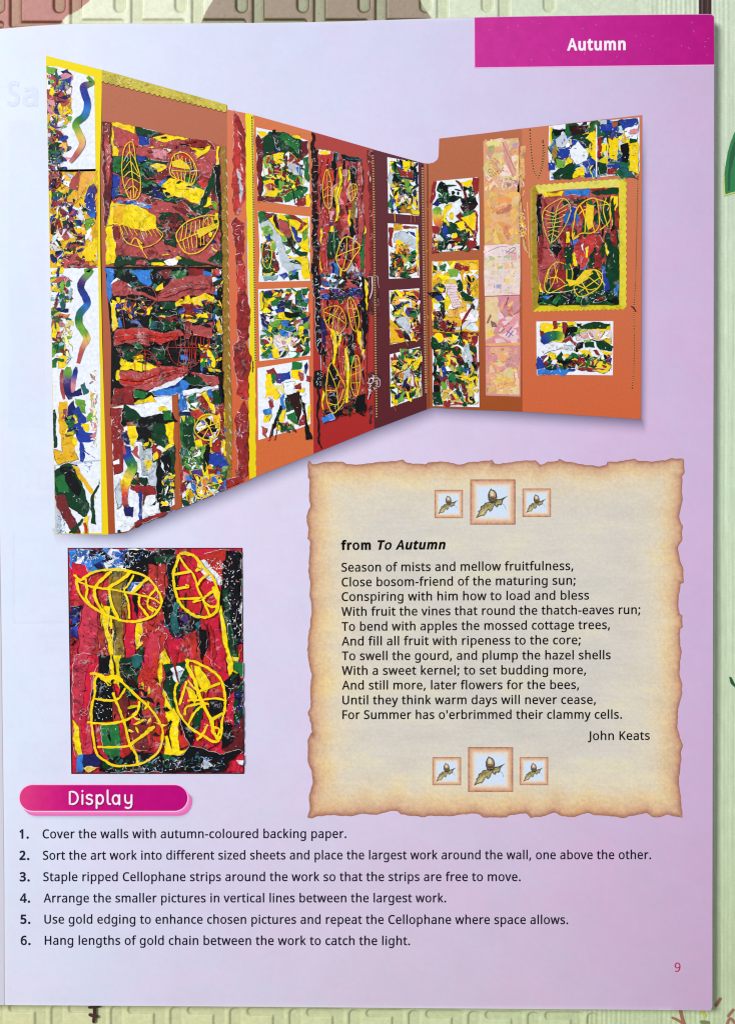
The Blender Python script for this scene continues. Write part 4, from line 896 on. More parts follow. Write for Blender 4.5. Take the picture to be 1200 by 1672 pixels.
board([(852, 209.2), (960, 197), (1048.6, 187), (1047.5, 420), (1046.4, 684.6), (950, 678), (853, 672)], ((202, 122, 90), (206, 100, 60)), label='orange backing paper', z=1e-5)

NL = [0]
def art(name, parts, seed, label=None, lift=0.0, mat=None, mix=None, amp=.75):
    """one pinned-up piece: list of (transform, drawing commands)"""
    A = Art(W0 + 4e-5 + lift, seed=seed, amp=amp); A.mix = mix; A.clip = wclip
    if mat is None and name in ('large_artwork', 'tall_artwork', 'framed_artwork', 'cellophane_strip'): mat = M_CELLO
    for T, t in parts: A.T = T; A.run(t)
    o = A.build(name, wall, mat or M_ART, label); NL[0] = max(NL[0], A.z); return A.z

# --- yellow column: four white sheets of torn scraps and rainbow paper tails
art('pinned_picture', [(TA, '''
q W 65 112 150 118 392 190 398 500 402 830 240 836 80 832
p e 64 112 150 130 70 205
p b 160 145 215 135 240 180 205 190
p P 75 215 135 190 200 235 215 275 120 280
p p 130 190 190 165 245 175 250 205 200 235
p B 68 285 150 300 155 355 75 365
p Y 150 300 220 285 245 340 170 345
p y 80 375 190 360 235 440 140 445
p b 70 400 100 390 120 440 72 445
p G 72 500 160 530 165 570 80 570
p E 85 580 150 570 160 620 90 630
n 90 24 RpERGeBbYYyoPjw 66 130 235 200 225 420 200 620 180 820 78 820
n 46 17 KgGgTRBP 74 600 160 640 180 820 80 820
k 60 30 4 WWpK 70 150 230 200 200 800 80 810
k 50 26 3 K 72 500 190 560 180 815 80 815
r 40 e,e,P,B,B,L,G,e,U,i,R,p 345 185 375 225 320 250 325 300 345 370 325 450 265 505 285 570 310 640 270 715 225 770''')], 21, 'white sheet with torn scraps and a rainbow paper tail')
art('pinned_picture', [(TA, '''
q y 78 825 240 818 405 815 420 900 415 1490 88 1488
n 30 40 yYoYW 90 830 410 830 410 1480 100 1480
p R 205 940 285 825 295 960 230 960
p o 300 840 420 830 350 910 270 1050
p P 335 980 385 910 405 960 400 1160 370 1120 330 1040
r 50 P,B,B,L 375 930 360 1050 385 1150
p b 90 1080 130 1000 165 1060 110 1050
p B 150 1030 215 1080 160 1070
p g 290 1050 370 1100 320 1110
p e 250 1200 370 1150 400 1180 330 1250 240 1260
p T 240 1160 310 1180 340 1260 300 1240
p b 195 1140 230 1160 260 1260 220 1230
p C 190 1330 240 1280 290 1350 220 1380
p B 110 1410 160 1370 220 1400 180 1440
p B 230 1430 310 1355 260 1400
p Y 310 1380 400 1280 410 1440 290 1460
p R 220 1440 290 1470 410 1470 400 1490 210 1490
n 90 22 RErYyoWWgGKPbB 90 860 200 860 330 1200 330 1470 95 1480
n 26 18 KERP 78 830 170 840 160 940 90 960
n 16 22 ER 180 1400 400 1460 400 1486 190 1486
k 90 34 5 WWYK 90 840 410 880 410 1480 95 1480
k 50 24 4 KEk 85 840 200 850 250 1480 100 1480''')], 22, 'yellow sheet crowded with torn red, blue and green scraps')
art('pinned_picture', [(TB, '''
q W 78 26 358 18 366 590 85 606
p Y 80 40 160 25 165 50 90 65
p e 75 78 160 80 160 108 78 108
p U 78 130 160 120 170 150 80 160
p B 120 25 132 28 130 180 105 300 98 290 118 180
p G 130 190 165 160 175 220 140 250
p b 110 258 185 262 180 280 112 280
p O 115 285 190 290 180 318 130 312
p G 84 318 145 322 150 360 84 370
p Y 88 350 130 345 135 410 92 420
p E 90 430 140 410 150 460 90 450
p G 86 460 160 450 160 520 90 520
p Y 120 540 175 520 180 600 130 605
p G 88 560 120 550 115 605 88 608
n 44 16 YGERUepTt 80 100 205 60 210 560 88 590
n 14 12 jplUt 165 330 210 330 200 580 150 590
k 50 16 3 KWB 80 40 200 40 190 590 90 590
r 36 e,G,e,P,b,B,B,L,T,G,e,e,U,i,R,R 275 40 315 42 270 90 255 140 285 200 290 240 250 290 245 350 275 400 290 440 265 490 240 580''')], 23, 'white sheet with pale scraps and a long rainbow paper tail')
art('pinned_picture', [(TB, '''
q W 86 606 370 590 372 1140 380 1570 105 1576 95 1100
q w 98 1170 240 1150 372 1140 380 1570 105 1576
q W 112 1178 372 1148 378 1568 150 1572
p g 92 855 108 850 118 1070 95 1070
r 22 E,R,R 150 615 145 700 160 790
r 44 e,e,P,b,b 185 600 178 680 195 790
r 26 b,B,p,p 230 600 215 680 210 750
p b 215 745 260 720 265 760 200 780
p T 255 700 280 690 305 750 270 765
p y 125 805 175 800 190 900 240 1140 120 1170 98 1110 100 1075 150 1090 130 960
p R 150 850 190 840 185 900 150 910
p b 180 830 215 790 235 870 200 960 170 930
p e 220 780 280 800 285 870 240 860
p B 240 830 300 920 250 940 200 850
p e 285 890 330 850 345 910 290 920
p B 200 960 240 920 280 980 330 985 330 1030 270 1040 290 1090 340 1135 280 1090 270 1150 250 1150 250 1040
p Y 260 930 300 930 300 980 270 970
p p 310 920 340 915 350 970 320 970
p Y 210 1010 235 1020 230 1060 212 1050
n 26 12 jUlYpW 310 620 350 620 350 1100 320 1080
n 16 14 GYbKe 165 880 240 880 240 1000 170 1000
p g 98 1200 180 1160 230 1170 310 1420 280 1480 100 1340
p K 130 1190 200 1180 260 1300 240 1350 170 1290
p G 105 1240 160 1230 190 1330 120 1330
p E 102 1350 160 1345 255 1570 215 1575 110 1400
p g 185 1572 260 1480 270 1500 220 1572
p y 205 1170 235 1180 330 1330 345 1370 300 1330
p g 315 1360 370 1255 330 1380 345 1520 315 1510
p Y 265 1480 300 1470 300 1572 280 1572
p C 268 1510 290 1510 296 1574 285 1574
k 60 30 4 WLtw 100 1450 180 1480 170 1574 110 1574
k 20 20 3 Lt 270 1150 330 1140 320 1210 280 1220
k 40 22 3 WK 100 860 300 860 300 1560 110 1500''')], 24, 'white sheet with a blue figure and broad dark green leaves')

# --- first large work (leaf prints on red), second and third below it
z1 = art('large_artwork', [(TC, '''
q R 35 80 95 85 690 208 850 235 920 262 932 700 932 1166 58 1166 60 860 105 640
h 24 40 RQrRE 110 160 900 260 900 1100 120 1060
k 90 60 6 rQpW 110 120 900 300 900 1100 120 1100
p r 690 212 850 235 885 300 700 275
p Y 90 84 285 118 280 168 200 140 120 120
p Y 92 95 115 100 120 260 155 300 150 340 95 340
p g 278 116 480 170 440 200 300 185
p Y 410 200 500 175 700 212 560 222 500 236
p B 295 185 390 200 385 262 310 262
p p 400 270 520 300 510 370 420 350
p W 500 285 550 292 540 306
p Y 690 275 800 285 850 262 825 320 750 355
p g 105 345 330 340 380 360 540 388 480 420 440 480 300 520 110 460
p B 290 350 370 340 350 380 300 385
p G 110 350 200 340 190 450 120 460
n 16 26 gKGT 290 380 470 400 430 490 300 500
p Y 362 392 500 410 522 440 450 466 430 430
p E 400 500 520 430 540 470 480 520
p L 450 560 520 500 500 580 460 600
p B 100 485 165 480 150 655 100 660
p G 135 580 160 565 160 620 140 640
p g 300 500 400 520 480 580 490 640 640 650 630 692 480 682 330 612
n 22 22 gKGb 320 520 460 570 620 670 480 670 330 600
p G 640 470 720 520 800 600 750 590 660 540
p Y 480 572 540 512 620 515 720 570 800 600 870 680 900 710 770 722 640 652 580 640 530 656 490 620
s z 3 575 545 600 590 650 590
p g 740 760 800 620 880 400 915 398 930 900 932 1100 905 700 862 580 810 700
p K 870 420 912 410 925 860 905 700
p e 850 690 890 690 900 760 880 740
p g 640 672 700 702 800 722 880 740 790 790 700 752
p E 850 600 870 580 880 680 850 690
p W 640 690 700 750 730 770 690 745
n 20 16 BLWwb 140 680 300 690 410 740 300 705
p Y 120 700 300 712 440 800 430 892 330 906 180 862 60 862 104 670
p Y 60 866 115 870 110 930 135 1000 130 1150 60 1160
p y 110 720 200 715 180 850 120 850
p g 460 770 600 770 650 832 500 832
p g 430 830 520 880 592 960 580 1032 500 1000 460 900
n 12 24 KgE 450 780 620 790 580 1000 480 980
p r 500 848 640 842 600 900 560 932
p E 110 880 150 870 160 960 120 970
p g 150 1080 250 1105 500 1120 560 1166 120 1166
p W 500 1140 625 1085 600 1166 520 1166
p g 612 1088 740 1140 925 1166 600 1166
p R 290 1130 370 1128 360 1166 280 1166
p Y 400 1140 470 1140 520 1166 400 1166
p g 820 1130 930 1050 930 1166
p Y 895 268 915 268 908 400 890 400
p Y 890 770 915 780 905 860 840 960 830 930 860 850
p K 740 1000 800 960 810 1020 760 1040
h 26 14 KgBkG 130 340 880 380 900 700 130 660
h 16 14 KgYrb 440 760 900 800 900 1120 460 1120
h 12 12 gKrY 130 110 680 220 860 260 860 330 130 320
k 60 26 4 Kkm 110 120 880 250 900 1120 110 1120
k 36 18 4 E 160 380 880 700 880 1100 160 1080
k 120 16 4 Wwj 100 100 900 300 920 1150 120 1150
k 60 22 4 KbB 110 350 500 380 640 680 150 680
p m 30 80 95 86 104 470 100 650 65 872 48 870
p R 40 90 88 90 98 400 70 600
k 30 50 5 jpWM 36 90 95 90 90 500 60 800''')], 31, 'large leaf-print collage on red with yellow shapes')
def yl(nm, T, t, sd, z, lab=None):
    PAL['Y'] = (238, 204, 44); t = '\n'.join(' '.join([*l.split()[:2], str(float(l.split()[2]) * .72), *l.split()[3:]]) if l[:1] in 'Scf' else l for l in t.strip().splitlines())
    o = Art(z + DZ * 2, T, sd, .4).run(t).build(nm, wall, M_ART, lab); PAL['Y'] = (247, 216, 18); return o
yl('leaf_outline', TC, '''
c Y 10 205 270 240 235 268 255 285 380 318 500 318 610 290 662 245 665 205 590 180 460 188 330
S Y 9 235 250 250 400 265 560 272 655
S Y 8 195 380 225 325 245 310 285 380
S Y 8 190 450 225 400 250 385 300 470
S Y 9 195 500 230 465 258 460 318 500
S Y 8 205 570 235 520 262 515 315 545
S Y 8 215 600 245 575 270 570 300 600
S Y 7 245 600 250 655
S Y 7 290 600 280 650
S t 7 200 370 215 345 228 360 215 385
c Y 10 550 400 570 335 640 315 700 355 742 440 735 510 700 565 650 535 570 500 540 460
p Y 560 380 620 365 680 410 700 445 600 430 560 420
S Y 10 555 450 640 455 740 455
f Y 8 6 575 325 720 380 585 380 735 450
f Y 8 6 560 460 730 465 590 520 700 560
S Y 8 740 360 840 290
S W 6 700 455 750 450
S Y 9 165 860 180 930 210 985 250 1010 340 1030 430 1000 490 935 440 885
f Y 7 9 150 850 440 890 190 930 480 950
S Y 12 250 1000 280 960 330 1000
S Y 9 330 1020 340 1060 370 1110
S Y 16 300 980 330 1040
c Y 12 592 960 605 900 680 832 800 792 880 792 905 830 900 890 850 980 780 1055 700 1080 640 1050
S Y 10 610 985 700 945 760 920 830 880 900 850
f Y 8 8 640 860 860 800 620 980 870 870
f Y 8 6 640 970 800 900 660 1050 800 1010
c Y 6 805 840 830 800 860 820 840 860
p Y 740 900 880 850 900 880 760 960''', 41, z1)
z2 = art('large_artwork', [(TD, '''
q K 55 22 935 22 938 500 938 1062 120 1062 95 1060 100 600
p L 55 30 110 40 130 160 80 290
p W 95 150 140 100 210 125 250 180 100 160
n 30 40 KgKgTK 110 40 460 40 440 200 240 180
p L 250 55 400 40 402 150 380 170 340 150 290 100
p G 550 60 660 40 660 110 580 120
p E 450 60 560 40 540 110 500 120
p r 670 40 800 40 800 90 690 90
p L 795 55 855 55 855 100 800 98
p Y 860 40 890 40 880 240 870 230
p R 100 150 150 118 220 150 250 190 330 210 440 262 480 200 560 120 700 88 872 90 872 230 820 222 800 242 700 242 600 275 440 284 330 232 220 242 110 242
p Y 430 200 490 142 490 190 440 212
p Y 580 292 680 240 700 272 800 218 880 260 912 285 700 312 590 322
p Y 100 270 180 300 400 330 390 390 150 362
n 26 22 YKgPBOE 130 260 400 260 420 400 140 400
p L 140 420 180 400 185 490 150 485
p L 240 420 300 430 330 470 250 450
p Y 95 280 130 330 150 480 110 510
p g 462 286 580 290 590 342 480 346
p T 390 420 450 430 450 490 380 490
p e 380 440 405 395 390 480
p r 450 402 600 398 622 440 460 452
p g 400 380 600 350 620 380 440 400
n 16 22 gKG 480 450 640 440 630 500 460 500
p Y 610 350 680 360 640 410
p Y 700 380 830 350 840 400 720 410
p Y 600 290 680 300 650 330
p r 620 310 700 300 720 380 690 520 650 520 660 400
p r 700 310 790 300 740 350 700 370
n 22 24 rEgYR 700 300 860 290 860 440 700 420
p L 700 430 780 410 760 440
p g 720 420 850 405 840 440 730 450
p R 120 502 250 480 360 492 480 522 620 500 640 540 540 582 480 612 420 592 350 632 200 592 120 630
p R 690 470 862 442 862 562 720 532
p r 640 500 700 520 690 560 650 560
p g 170 640 240 620 340 640 300 722 200 732
p g 400 640 500 640 520 722 430 742
p G 260 600 320 590 340 640 290 640
p Y 165 710 260 750 300 730 440 760 462 802 170 802
p Y 270 700 340 690 340 810 270 810
p L 620 680 680 680 670 770 620 760
p R 160 802 330 822 460 770 600 780 700 820 640 852 560 912 400 952 280 942 270 990 160 900
p R 700 818 910 848 912 910 860 922 760 882
p Y 140 800 170 800 160 880 140 880
p r 120 940 270 930 270 1062 112 1062
p E 110 990 200 980 190 1062 110 1062
p L 400 962 470 940 620 872 700 900 640 982 430 1000
p B 470 935 560 905 620 880 610 920 500 950
p W 640 850 690 830 560 920 400 970 380 965
p g 670 850 760 850 830 912 720 922 660 890
p G 270 950 390 970 350 1012 280 1012
p W 640 960 900 915 910 935 640 1000
p Y 400 1000 440 1042 270 1056 300 1030
n 60 22 YrgKWRGYLE 866 40 935 40 935 800 870 600
n 30 24 YgKYGEL 740 620 930 600 930 820 780 800
p g 870 550 935 530 935 600 890 610
p K 910 820 938 800 938 1000 915 1000
h 24 16 KgBYKk 140 260 900 250 900 460 140 480
h 24 15 KgkKr 140 600 900 580 900 780 160 780
k 50 26 4 Kkm 110 120 880 100 900 920 130 920
b C 74 130 556 240 535 360 540 480 562 600 545
b C 60 180 870 300 890 420 860 540 815 680 800
b R 66 470 236 560 200 680 165 780 160 850 165
k 46 22 5 Er 150 170 860 110 860 220 460 270
k 46 22 5 Er 140 510 600 500 880 880 180 840
k 20 20 9 EM 450 840 780 780 780 860 480 860
k 70 20 4 WwU 90 40 930 40 930 1000 110 1000
k 60 24 4 gGT 160 620 540 620 540 760 180 740''')], 32, 'large dark collage with wavy red bands', lift=2e-5)
yl('leaf_outline', TD, '''
S C 6 270 720 300 680 355 650 420 690 450 760
S C 6 355 650 355 830
S C 5 280 720 355 710 430 720
S C 5 290 690 355 680 410 690
S C 6 275 750 275 810
c C 6 525 640 545 580 590 548 700 540 830 560 830 630 760 740 700 780 620 770 560 730
S C 6 525 632 700 632 850 635
S C 5 575 550 590 620 590 640
S C 6 620 540 625 620 600 770
f C 6 7 655 545 830 560 655 635 830 630
f C 6 6 660 640 740 640 640 770 740 750
S R 6 165 250 190 400 200 480
S R 6 200 260 240 400 340 480
S R 6 280 180 400 180 440 270 380 330
S R 6 200 330 260 400
S R 6 230 200 230 260 400 280''', 42, z2)
art('large_artwork', [(TE, '''
q W 100 212 555 100 570 500 578 940 330 1085 270 1100 230 1140 130 1165
v 30 50 gKgYg 320 330 560 300 560 900 320 760
p r 95 215 190 215 195 600 185 690 120 720 108 500
p W 120 610 165 598 165 630 125 640
k 40 34 5 RpWE 100 220 190 220 180 470 110 480
p K 190 190 290 240 400 320 420 330 400 500 350 540 330 470 290 470 290 345 190 350 170 330
p g 200 180 260 220 330 280 290 330 190 280
p K 330 290 480 250 560 250 600 320 420 325 340 350
p Y 460 205 520 200 530 235 460 235
p g 400 330 510 320 540 380 540 480 500 520 420 470
p G 490 235 555 230 560 310 500 300
p Y 500 330 565 320 575 490 540 480 510 400
p Y 222 350 290 345 295 420 270 520 235 470
p n 222 320 270 312 272 345 225 348
p b 180 400 220 390 240 490 215 490 190 460
p R 250 540 300 500 310 600 270 570
p g 350 540 410 400 420 470 400 520 340 540
n 16 18 KgEY 330 450 420 440 460 600 330 560
p w 310 480 350 540 410 510 410 600 440 700 330 720
p Y 350 610 400 590 415 690 370 690
k 50 30 4 LBUe 315 500 400 540 400 700 330 710
p r 410 470 470 530 490 570 440 600 415 560
p Y 415 560 450 530 450 590 420 610
p g 490 540 580 490 578 800 560 900 500 1000 460 980 440 880 450 660
p K 450 600 540 540 560 760 540 990 470 1010 440 900 430 760
p W 470 600 510 700 470 650
p w 380 660 440 620 440 800 380 810
p r 250 790 420 800 440 870 380 900 350 880 240 820
p E 330 850 400 870 370 950 340 960
p g 310 740 370 730 370 780 330 790
n 12 16 rKgX 250 690 320 690 310 820 260 820
r 66 b,B,B,T,G,e,U,Y,O,C,R,m 225 500 220 560 240 610 260 660 225 740 195 810 190 890 215 960
p b 200 965 270 955 262 1030 205 1030
p B 305 840 330 830 332 1080 312 1090
p W 355 880 430 860 440 960 345 1000
p W 335 960 460 930 460 1000 335 1040
p g 395 950 440 915 430 945
p r 272 1075 500 990 520 1010 330 1085 280 1115
p R 180 500 210 490 210 560 190 560
p r 205 380 225 380 225 400 205 400
p g 140 1135 160 1125 172 1155 140 1165
p w 135 800 165 740 180 900 170 960 140 980
n 14 20 KgYW 480 700 575 700 560 950 480 950
k 40 30 4 WwK 440 560 570 560 560 960 460 960
k 20 10 3 t 150 1080 230 1080 200 1120 150 1120''')], 33, 'white sheet with a rainbow tail and dark green strips', lift=4e-5)
z4 = art('large_artwork', [(TE, '''
q W 606 100 860 60 930 40 965 100 990 650 970 830 635 960 640 600
n 50 46 gGYLrKy 620 110 940 70 960 820 650 920
p L 612 110 665 90 670 230 612 240
p G 680 130 740 100 760 200 700 210
p T 690 140 760 120 770 200 720 210
p W 700 180 760 160 740 210
p r 750 130 790 110 840 210 810 230
p Y 740 85 820 75 850 170 870 180 885 250 850 250 840 180 800 130
p L 825 80 860 70 870 150 830 110
p g 860 90 925 70 935 180 900 205 865 180
p K 925 40 945 40 950 240 935 200
p r 890 210 945 170 955 420 930 400 920 260
p Q 700 240 760 215 790 250 750 290 700 300
p b 610 240 700 240 700 280 612 280
p G 615 265 720 280 730 480 640 520 620 440
p Y 620 280 660 280 640 320
p g 640 340 720 320 730 560 650 530
p Y 720 460 770 450 790 500 750 530
p R 720 510 760 530 745 560 725 560
p e 770 520 810 480 810 560 790 620
p r 850 480 920 440 940 560 920 570 860 530
p K 810 480 850 490 850 600 830 650 800 600
p Y 940 470 955 440 965 580 950 570
p G 640 540 720 510 730 600 700 650 640 640
p W 680 580 750 540 790 680 700 690
p g 755 540 820 640 800 700
r 70 b,B,B,L,G 870 560 910 600 960 650
p B 850 545 900 550 985 640 950 680 830 630
p e 940 660 990 640 970 700 930 720
p P 705 690 780 680 790 720 720 740
p L 890 680 930 700 920 760 890 740
p G 930 700 970 690 960 760 930 760
p r 830 670 890 670 880 740 830 750
p p 640 690 690 720 690 760 645 760
p Y 690 770 760 750 870 700 900 760 900 830 740 880 690 940 660 930
p O 690 860 780 820 780 870 720 890
p L 920 770 970 750 965 820 930 840
n 60 22 YyOrPWLGkY 660 720 940 720 960 820 660 940
n 30 18 gGWeT 620 500 760 520 780 680 640 680
p g 640 905 680 915 680 945 640 955
k 70 22 5 WWY 620 110 950 70 960 830 650 930
k 50 18 4 Kk 640 240 940 200 960 820 650 920''')], 34, 'busy collage with two yellow ring leaves', lift=4e-5)
yl('leaf_outline', TE, '''
c Y 13 740 330 780 275 850 260 905 290 918 360 890 430 820 455 750 420 725 370
S Y 11 750 400 830 350 915 320
S Y 11 790 290 840 360 870 430
S Y 10 750 350 800 330
S Y 10 830 370 790 440
S Y 10 850 340 850 290
S Y 22 850 440 850 500
c Y 8 750 780 820 720 890 740 915 800 870 850 800 880 750 850
S Y 8 760 830 830 800 910 780
S W 8 820 800 880 870
S Y 8 800 740 830 800''', 43, z4)

# brown strip beside the sheets, gold trim, olive strip
A = Art(W0 + 9e-5, TE, 3, .5); A.run('q Q 556 112 602 102 606 500 632 960 582 985 570 500'); A.run('q n 558 114 600 104 604 500 630 958 584 982 572 500')
A.build('backing_paper', wall, M_INK, 'narrow brown strip between two sheets')
def scallop(A, top, bot, per, amp, colour):
    """a strip with a wavy lower edge in photo pixels"""
    L = math.dist(*bot); n = int(L / per * 6); q = list(top)
    dx, dy = (bot[0][0] - bot[1][0]) / L, (bot[0][1] - bot[1][1]) / L
    for i in range(n + 1):
        t = i / n; w_ = amp * abs(math.sin(math.pi * i / 6)); q.append((bot[1][0] + (bot[0][0] - bot[1][0]) * t - dy * w_, bot[1][1] + (bot[0][1] - bot[1][1]) * t + dx * w_))
    A.raw(q, A.jit(colour, .03))
A = Art(W0 + 5e-5, seed=8); scallop(A, [(166.5, 113), (370, 170)], [(166.5, 131.8), (370, 181.8)], 8.6, -3.0, (122, 74, 40)); A.z += DZ
scallop(A, [(166.5, 113), (370, 170)], [(166.5, 130.5), (370, 180.5)], 8.6, -3.0, (206, 190, 78))
A.glints(150, 8, 1.1, ['U', 'X', 'l'], [(168, 115), (368, 172), (368, 180), (168, 131)])
A.build('gold_edging', wall, M_ART, 'gold scalloped edging along the top')
A = Art(W0 + 9e-5, seed=9); A.wave = .2; A.raw(A.torn([(361, 236), (368, 238), (371, 330), (374, 520), (380, 700), (378, 780), (366, 788), (364, 520), (362, 330)], .6), lin((150, 118, 44)))
A.glints(260, 4, .9, ['X', 'U', 'z'], [(362, 240), (369, 240), (375, 520), (378, 775), (368, 780)])
for i in range(24): A.strip([(369 + i * .28, 260 + i * 21), (371.5 + i * .28, 266 + i * 21)], 1.2, lin((214, 206, 190)))
A.build('gold_edging', wall, M_ART, 'narrow gold edging down the side of the large works')

# red cellophane strip on the orange paper
art('cellophane_strip', [(TF, '''
p Q 8 35 60 110 105 240 100 760 50 900 20 900 0 800
p r 10 40 55 110 104 240 98 600 60 300
p w 40 520 70 560 80 740 62 820
k 34 60 7 jpWE 20 60 95 260 90 760 40 860'''), (TC, '''
p r 1000 850 1035 795 1100 860 1100 1060 1080 1110 1100 1160 1080 1290 1045 1290 1040 1050
k 30 50 6 jpRE 1010 840 1095 860 1090 1280 1050 1280'''), (TD, '''
p Q 1050 0 1105 0 1110 200 1065 190 1050 120
p r 1060 195 1115 205 1150 380 1130 560 1110 600 1160 690 1150 760 1130 900 1130 1040 1080 1030 1030 800 1015 620 1060 580 1040 380
k 40 60 6 pREj 1050 20 1110 200 1120 900 1040 800'''), (TE, '''
p Q 1050 0 1130 0 1135 130 1100 150 1050 100
p r 1100 160 1135 240 1130 720 1100 760 960 815 1060 700 1040 460 1030 300
p r 960 760 1060 720 1080 690 1080 780 970 822
k 60 40 6 WpRE 1040 220 1120 220 1110 460 1040 440
k 30 50 5 pE 1040 480 1120 480 1100 740 990 800''')], 51, 'long ripped red cellophane strip', lift=3e-5)
def chain(name, pts, wd, gap, c1, c2, label, z, seed=1):
    A = Art(z, seed=seed); q = lerp_path(catmull(pts, 5), 1.0); d = 0; k = 0
    A.strip(q, wd * .75, lin(c2)); last = q[0]
    for a, b in zip(q[:-1], q[1:]):
        d += math.dist(a, b)
        if d >= gap:
            d = 0; k += 1; x, y = b; r = wd * .55; A.raw([(x + r * math.cos(t) * (1 + .5 * (t % 2 < 1)), y + r * math.sin(t)) for t in (0, 1.05, 2.1, 3.14, 4.19, 5.24)], lin(c1)); A.z -= DZ
    A.z += DZ; A.build(name, wall, M_INK, label)
chain('gold_chain', [(411.5, 190), (412, 240), (413, 300), (414.5, 420), (416, 520), (417, 590)], 2.4, 3.4, (196, 180, 96), (44, 34, 22), 'fine dark chain beside the yellow strip', W0 + 7e-5)
chain('gold_chain', [(413, 590), (413, 600), (412.4, 607)], 2.2, 9, (30, 24, 18), (30, 24, 18), None, W0 + 7e-5)

# --- four small pictures on orange
art('pinned_picture', [(TF, '''
q W 190 185 330 215 560 275 615 295 628 600 632 832 520 830 205 780 200 500
n 40 44 gGYemrG 215 240 600 310 610 800 220 760
p Y 190 205 280 225 270 265 220 260
p m 195 240 250 290 300 330 240 500 235 720 205 740 200 480
p g 245 300 290 220 330 230 420 220 560 300 560 440 500 440 460 380 380 410 330 380 270 400 250 480
p G 370 260 420 230 520 300 550 320 540 400 440 320
p b 330 400 350 330 390 390 375 440
p m 420 420 450 420 450 520 430 520
p K 330 220 350 210 385 380 360 370
p e 250 440 330 400 300 500 260 520
p Y 330 400 420 390 420 470 340 490
p T 290 470 340 430 330 500 300 500
p r 290 520 390 510 390 560 300 560
p W 310 500 380 495 340 520
p w 450 500 510 440 570 560 560 600 470 560
p L 510 520 550 500 570 580 540 590
p m 560 300 615 300 615 400 560 460
p G 570 440 620 420 625 640 590 600
p Y 245 620 330 600 380 720 360 750 280 750
p R 270 660 320 640 340 690 290 700
p W 250 640 270 690 280 730 245 720
p e 370 620 420 600 420 700 380 700
p Y 430 580 500 570 500 640 440 650
p r 510 600 570 580 560 660 520 680
p G 420 750 600 670 610 700 520 760 430 800
p r 390 740 470 690 500 690 400 750
p m 205 740 400 760 410 800 205 785
p r 540 770 600 740 620 800 580 830 500 820
p Y 590 730 630 730 630 830 600 830
n 30 18 gGeYrm 280 420 580 460 580 700 300 700
s K 8 430 625 490 700 505 800
k 60 26 4 WWj 200 220 600 300 610 800 210 770
k 26 40 4 WweY 260 240 540 300 540 640 270 600'''),], 61, 'green and maroon collage with two leaf outlines, topmost of its column', lift=0)
yl('leaf_outline', TF, '''
c Y 6 250 460 300 430 360 440 400 520 395 580 340 600 270 590 250 530
S Y 5 250 460 330 530 400 550
S Y 5 280 440 290 580
S Y 5 450 380 520 440 570 540 585 620 550 690
S Y 6 510 620 570 600 580 640 530 660
S l 5 480 470 520 580
S l 5 540 480 540 580
S l 7 270 590 420 610''', 44, W0 + 1.6e-4)
art('pinned_picture', [(TF, '''
q W 205 870 630 915 632 1440 212 1450 220 1200
n 26 46 YegGYr 240 900 610 940 610 1400 240 1400
p G 208 875 270 870 280 920 230 970 210 960
p Y 280 900 320 890 420 1080 370 1070
p m 250 880 330 890 320 920 270 930
p k 330 920 360 900 400 1050 350 1000
p R 365 935 430 960 470 1000 470 1080 420 1070 380 1020
p Y 380 885 430 910 450 960 400 940
p Y 450 930 550 940 610 920 625 1200 560 1170 500 1110 460 1000
p r 460 900 500 900 610 970 600 985 520 1040 560 970
p B 470 980 510 1000 530 1080 575 1070 560 1130 520 1130 480 1040
p W 540 1050 575 1060 570 1090 540 1080
p e 560 1040 610 1010 610 1100 580 1120
p g 410 1120 450 1110 560 1210 610 1200 600 1240 540 1240 480 1190
p k 440 1090 470 1090 510 1210 490 1210
p Y 440 1240 620 1250 632 1420 570 1420 560 1300 480 1260
p w 230 970 290 930 340 1000 400 1100 440 1200 470 1290 570 1320 560 1350 440 1360 400 1320 380 1220 340 1120 260 1060
p e 230 1000 290 980 340 1040 320 1080 250 1050
k 70 44 4 WWtw 240 940 340 1000 560 1330 420 1340
p g 225 1130 300 1150 320 1240 300 1420 245 1420
p Y 280 1180 330 1190 300 1300 280 1330
n 20 22 gKGgEY 240 1100 330 1150 370 1390 250 1420
p r 330 1180 370 1300 360 1320 320 1230
p B 280 1080 310 1060 300 1120 280 1120
p B 370 1390 430 1370 460 1400 420 1430
p g 460 1400 540 1370 540 1430 470 1440
p L 480 1360 530 1350 520 1390 490 1400
p t 245 1400 370 1390 360 1430 250 1440
k 24 50 4 KgW 230 1120 360 1180 370 1400 240 1420
c Y 5 240 1200 260 1120 310 1160 320 1240 290 1340 250 1300''')], 62, 'white sheet with a pale crumpled diagonal and a blue hook, second in its column')
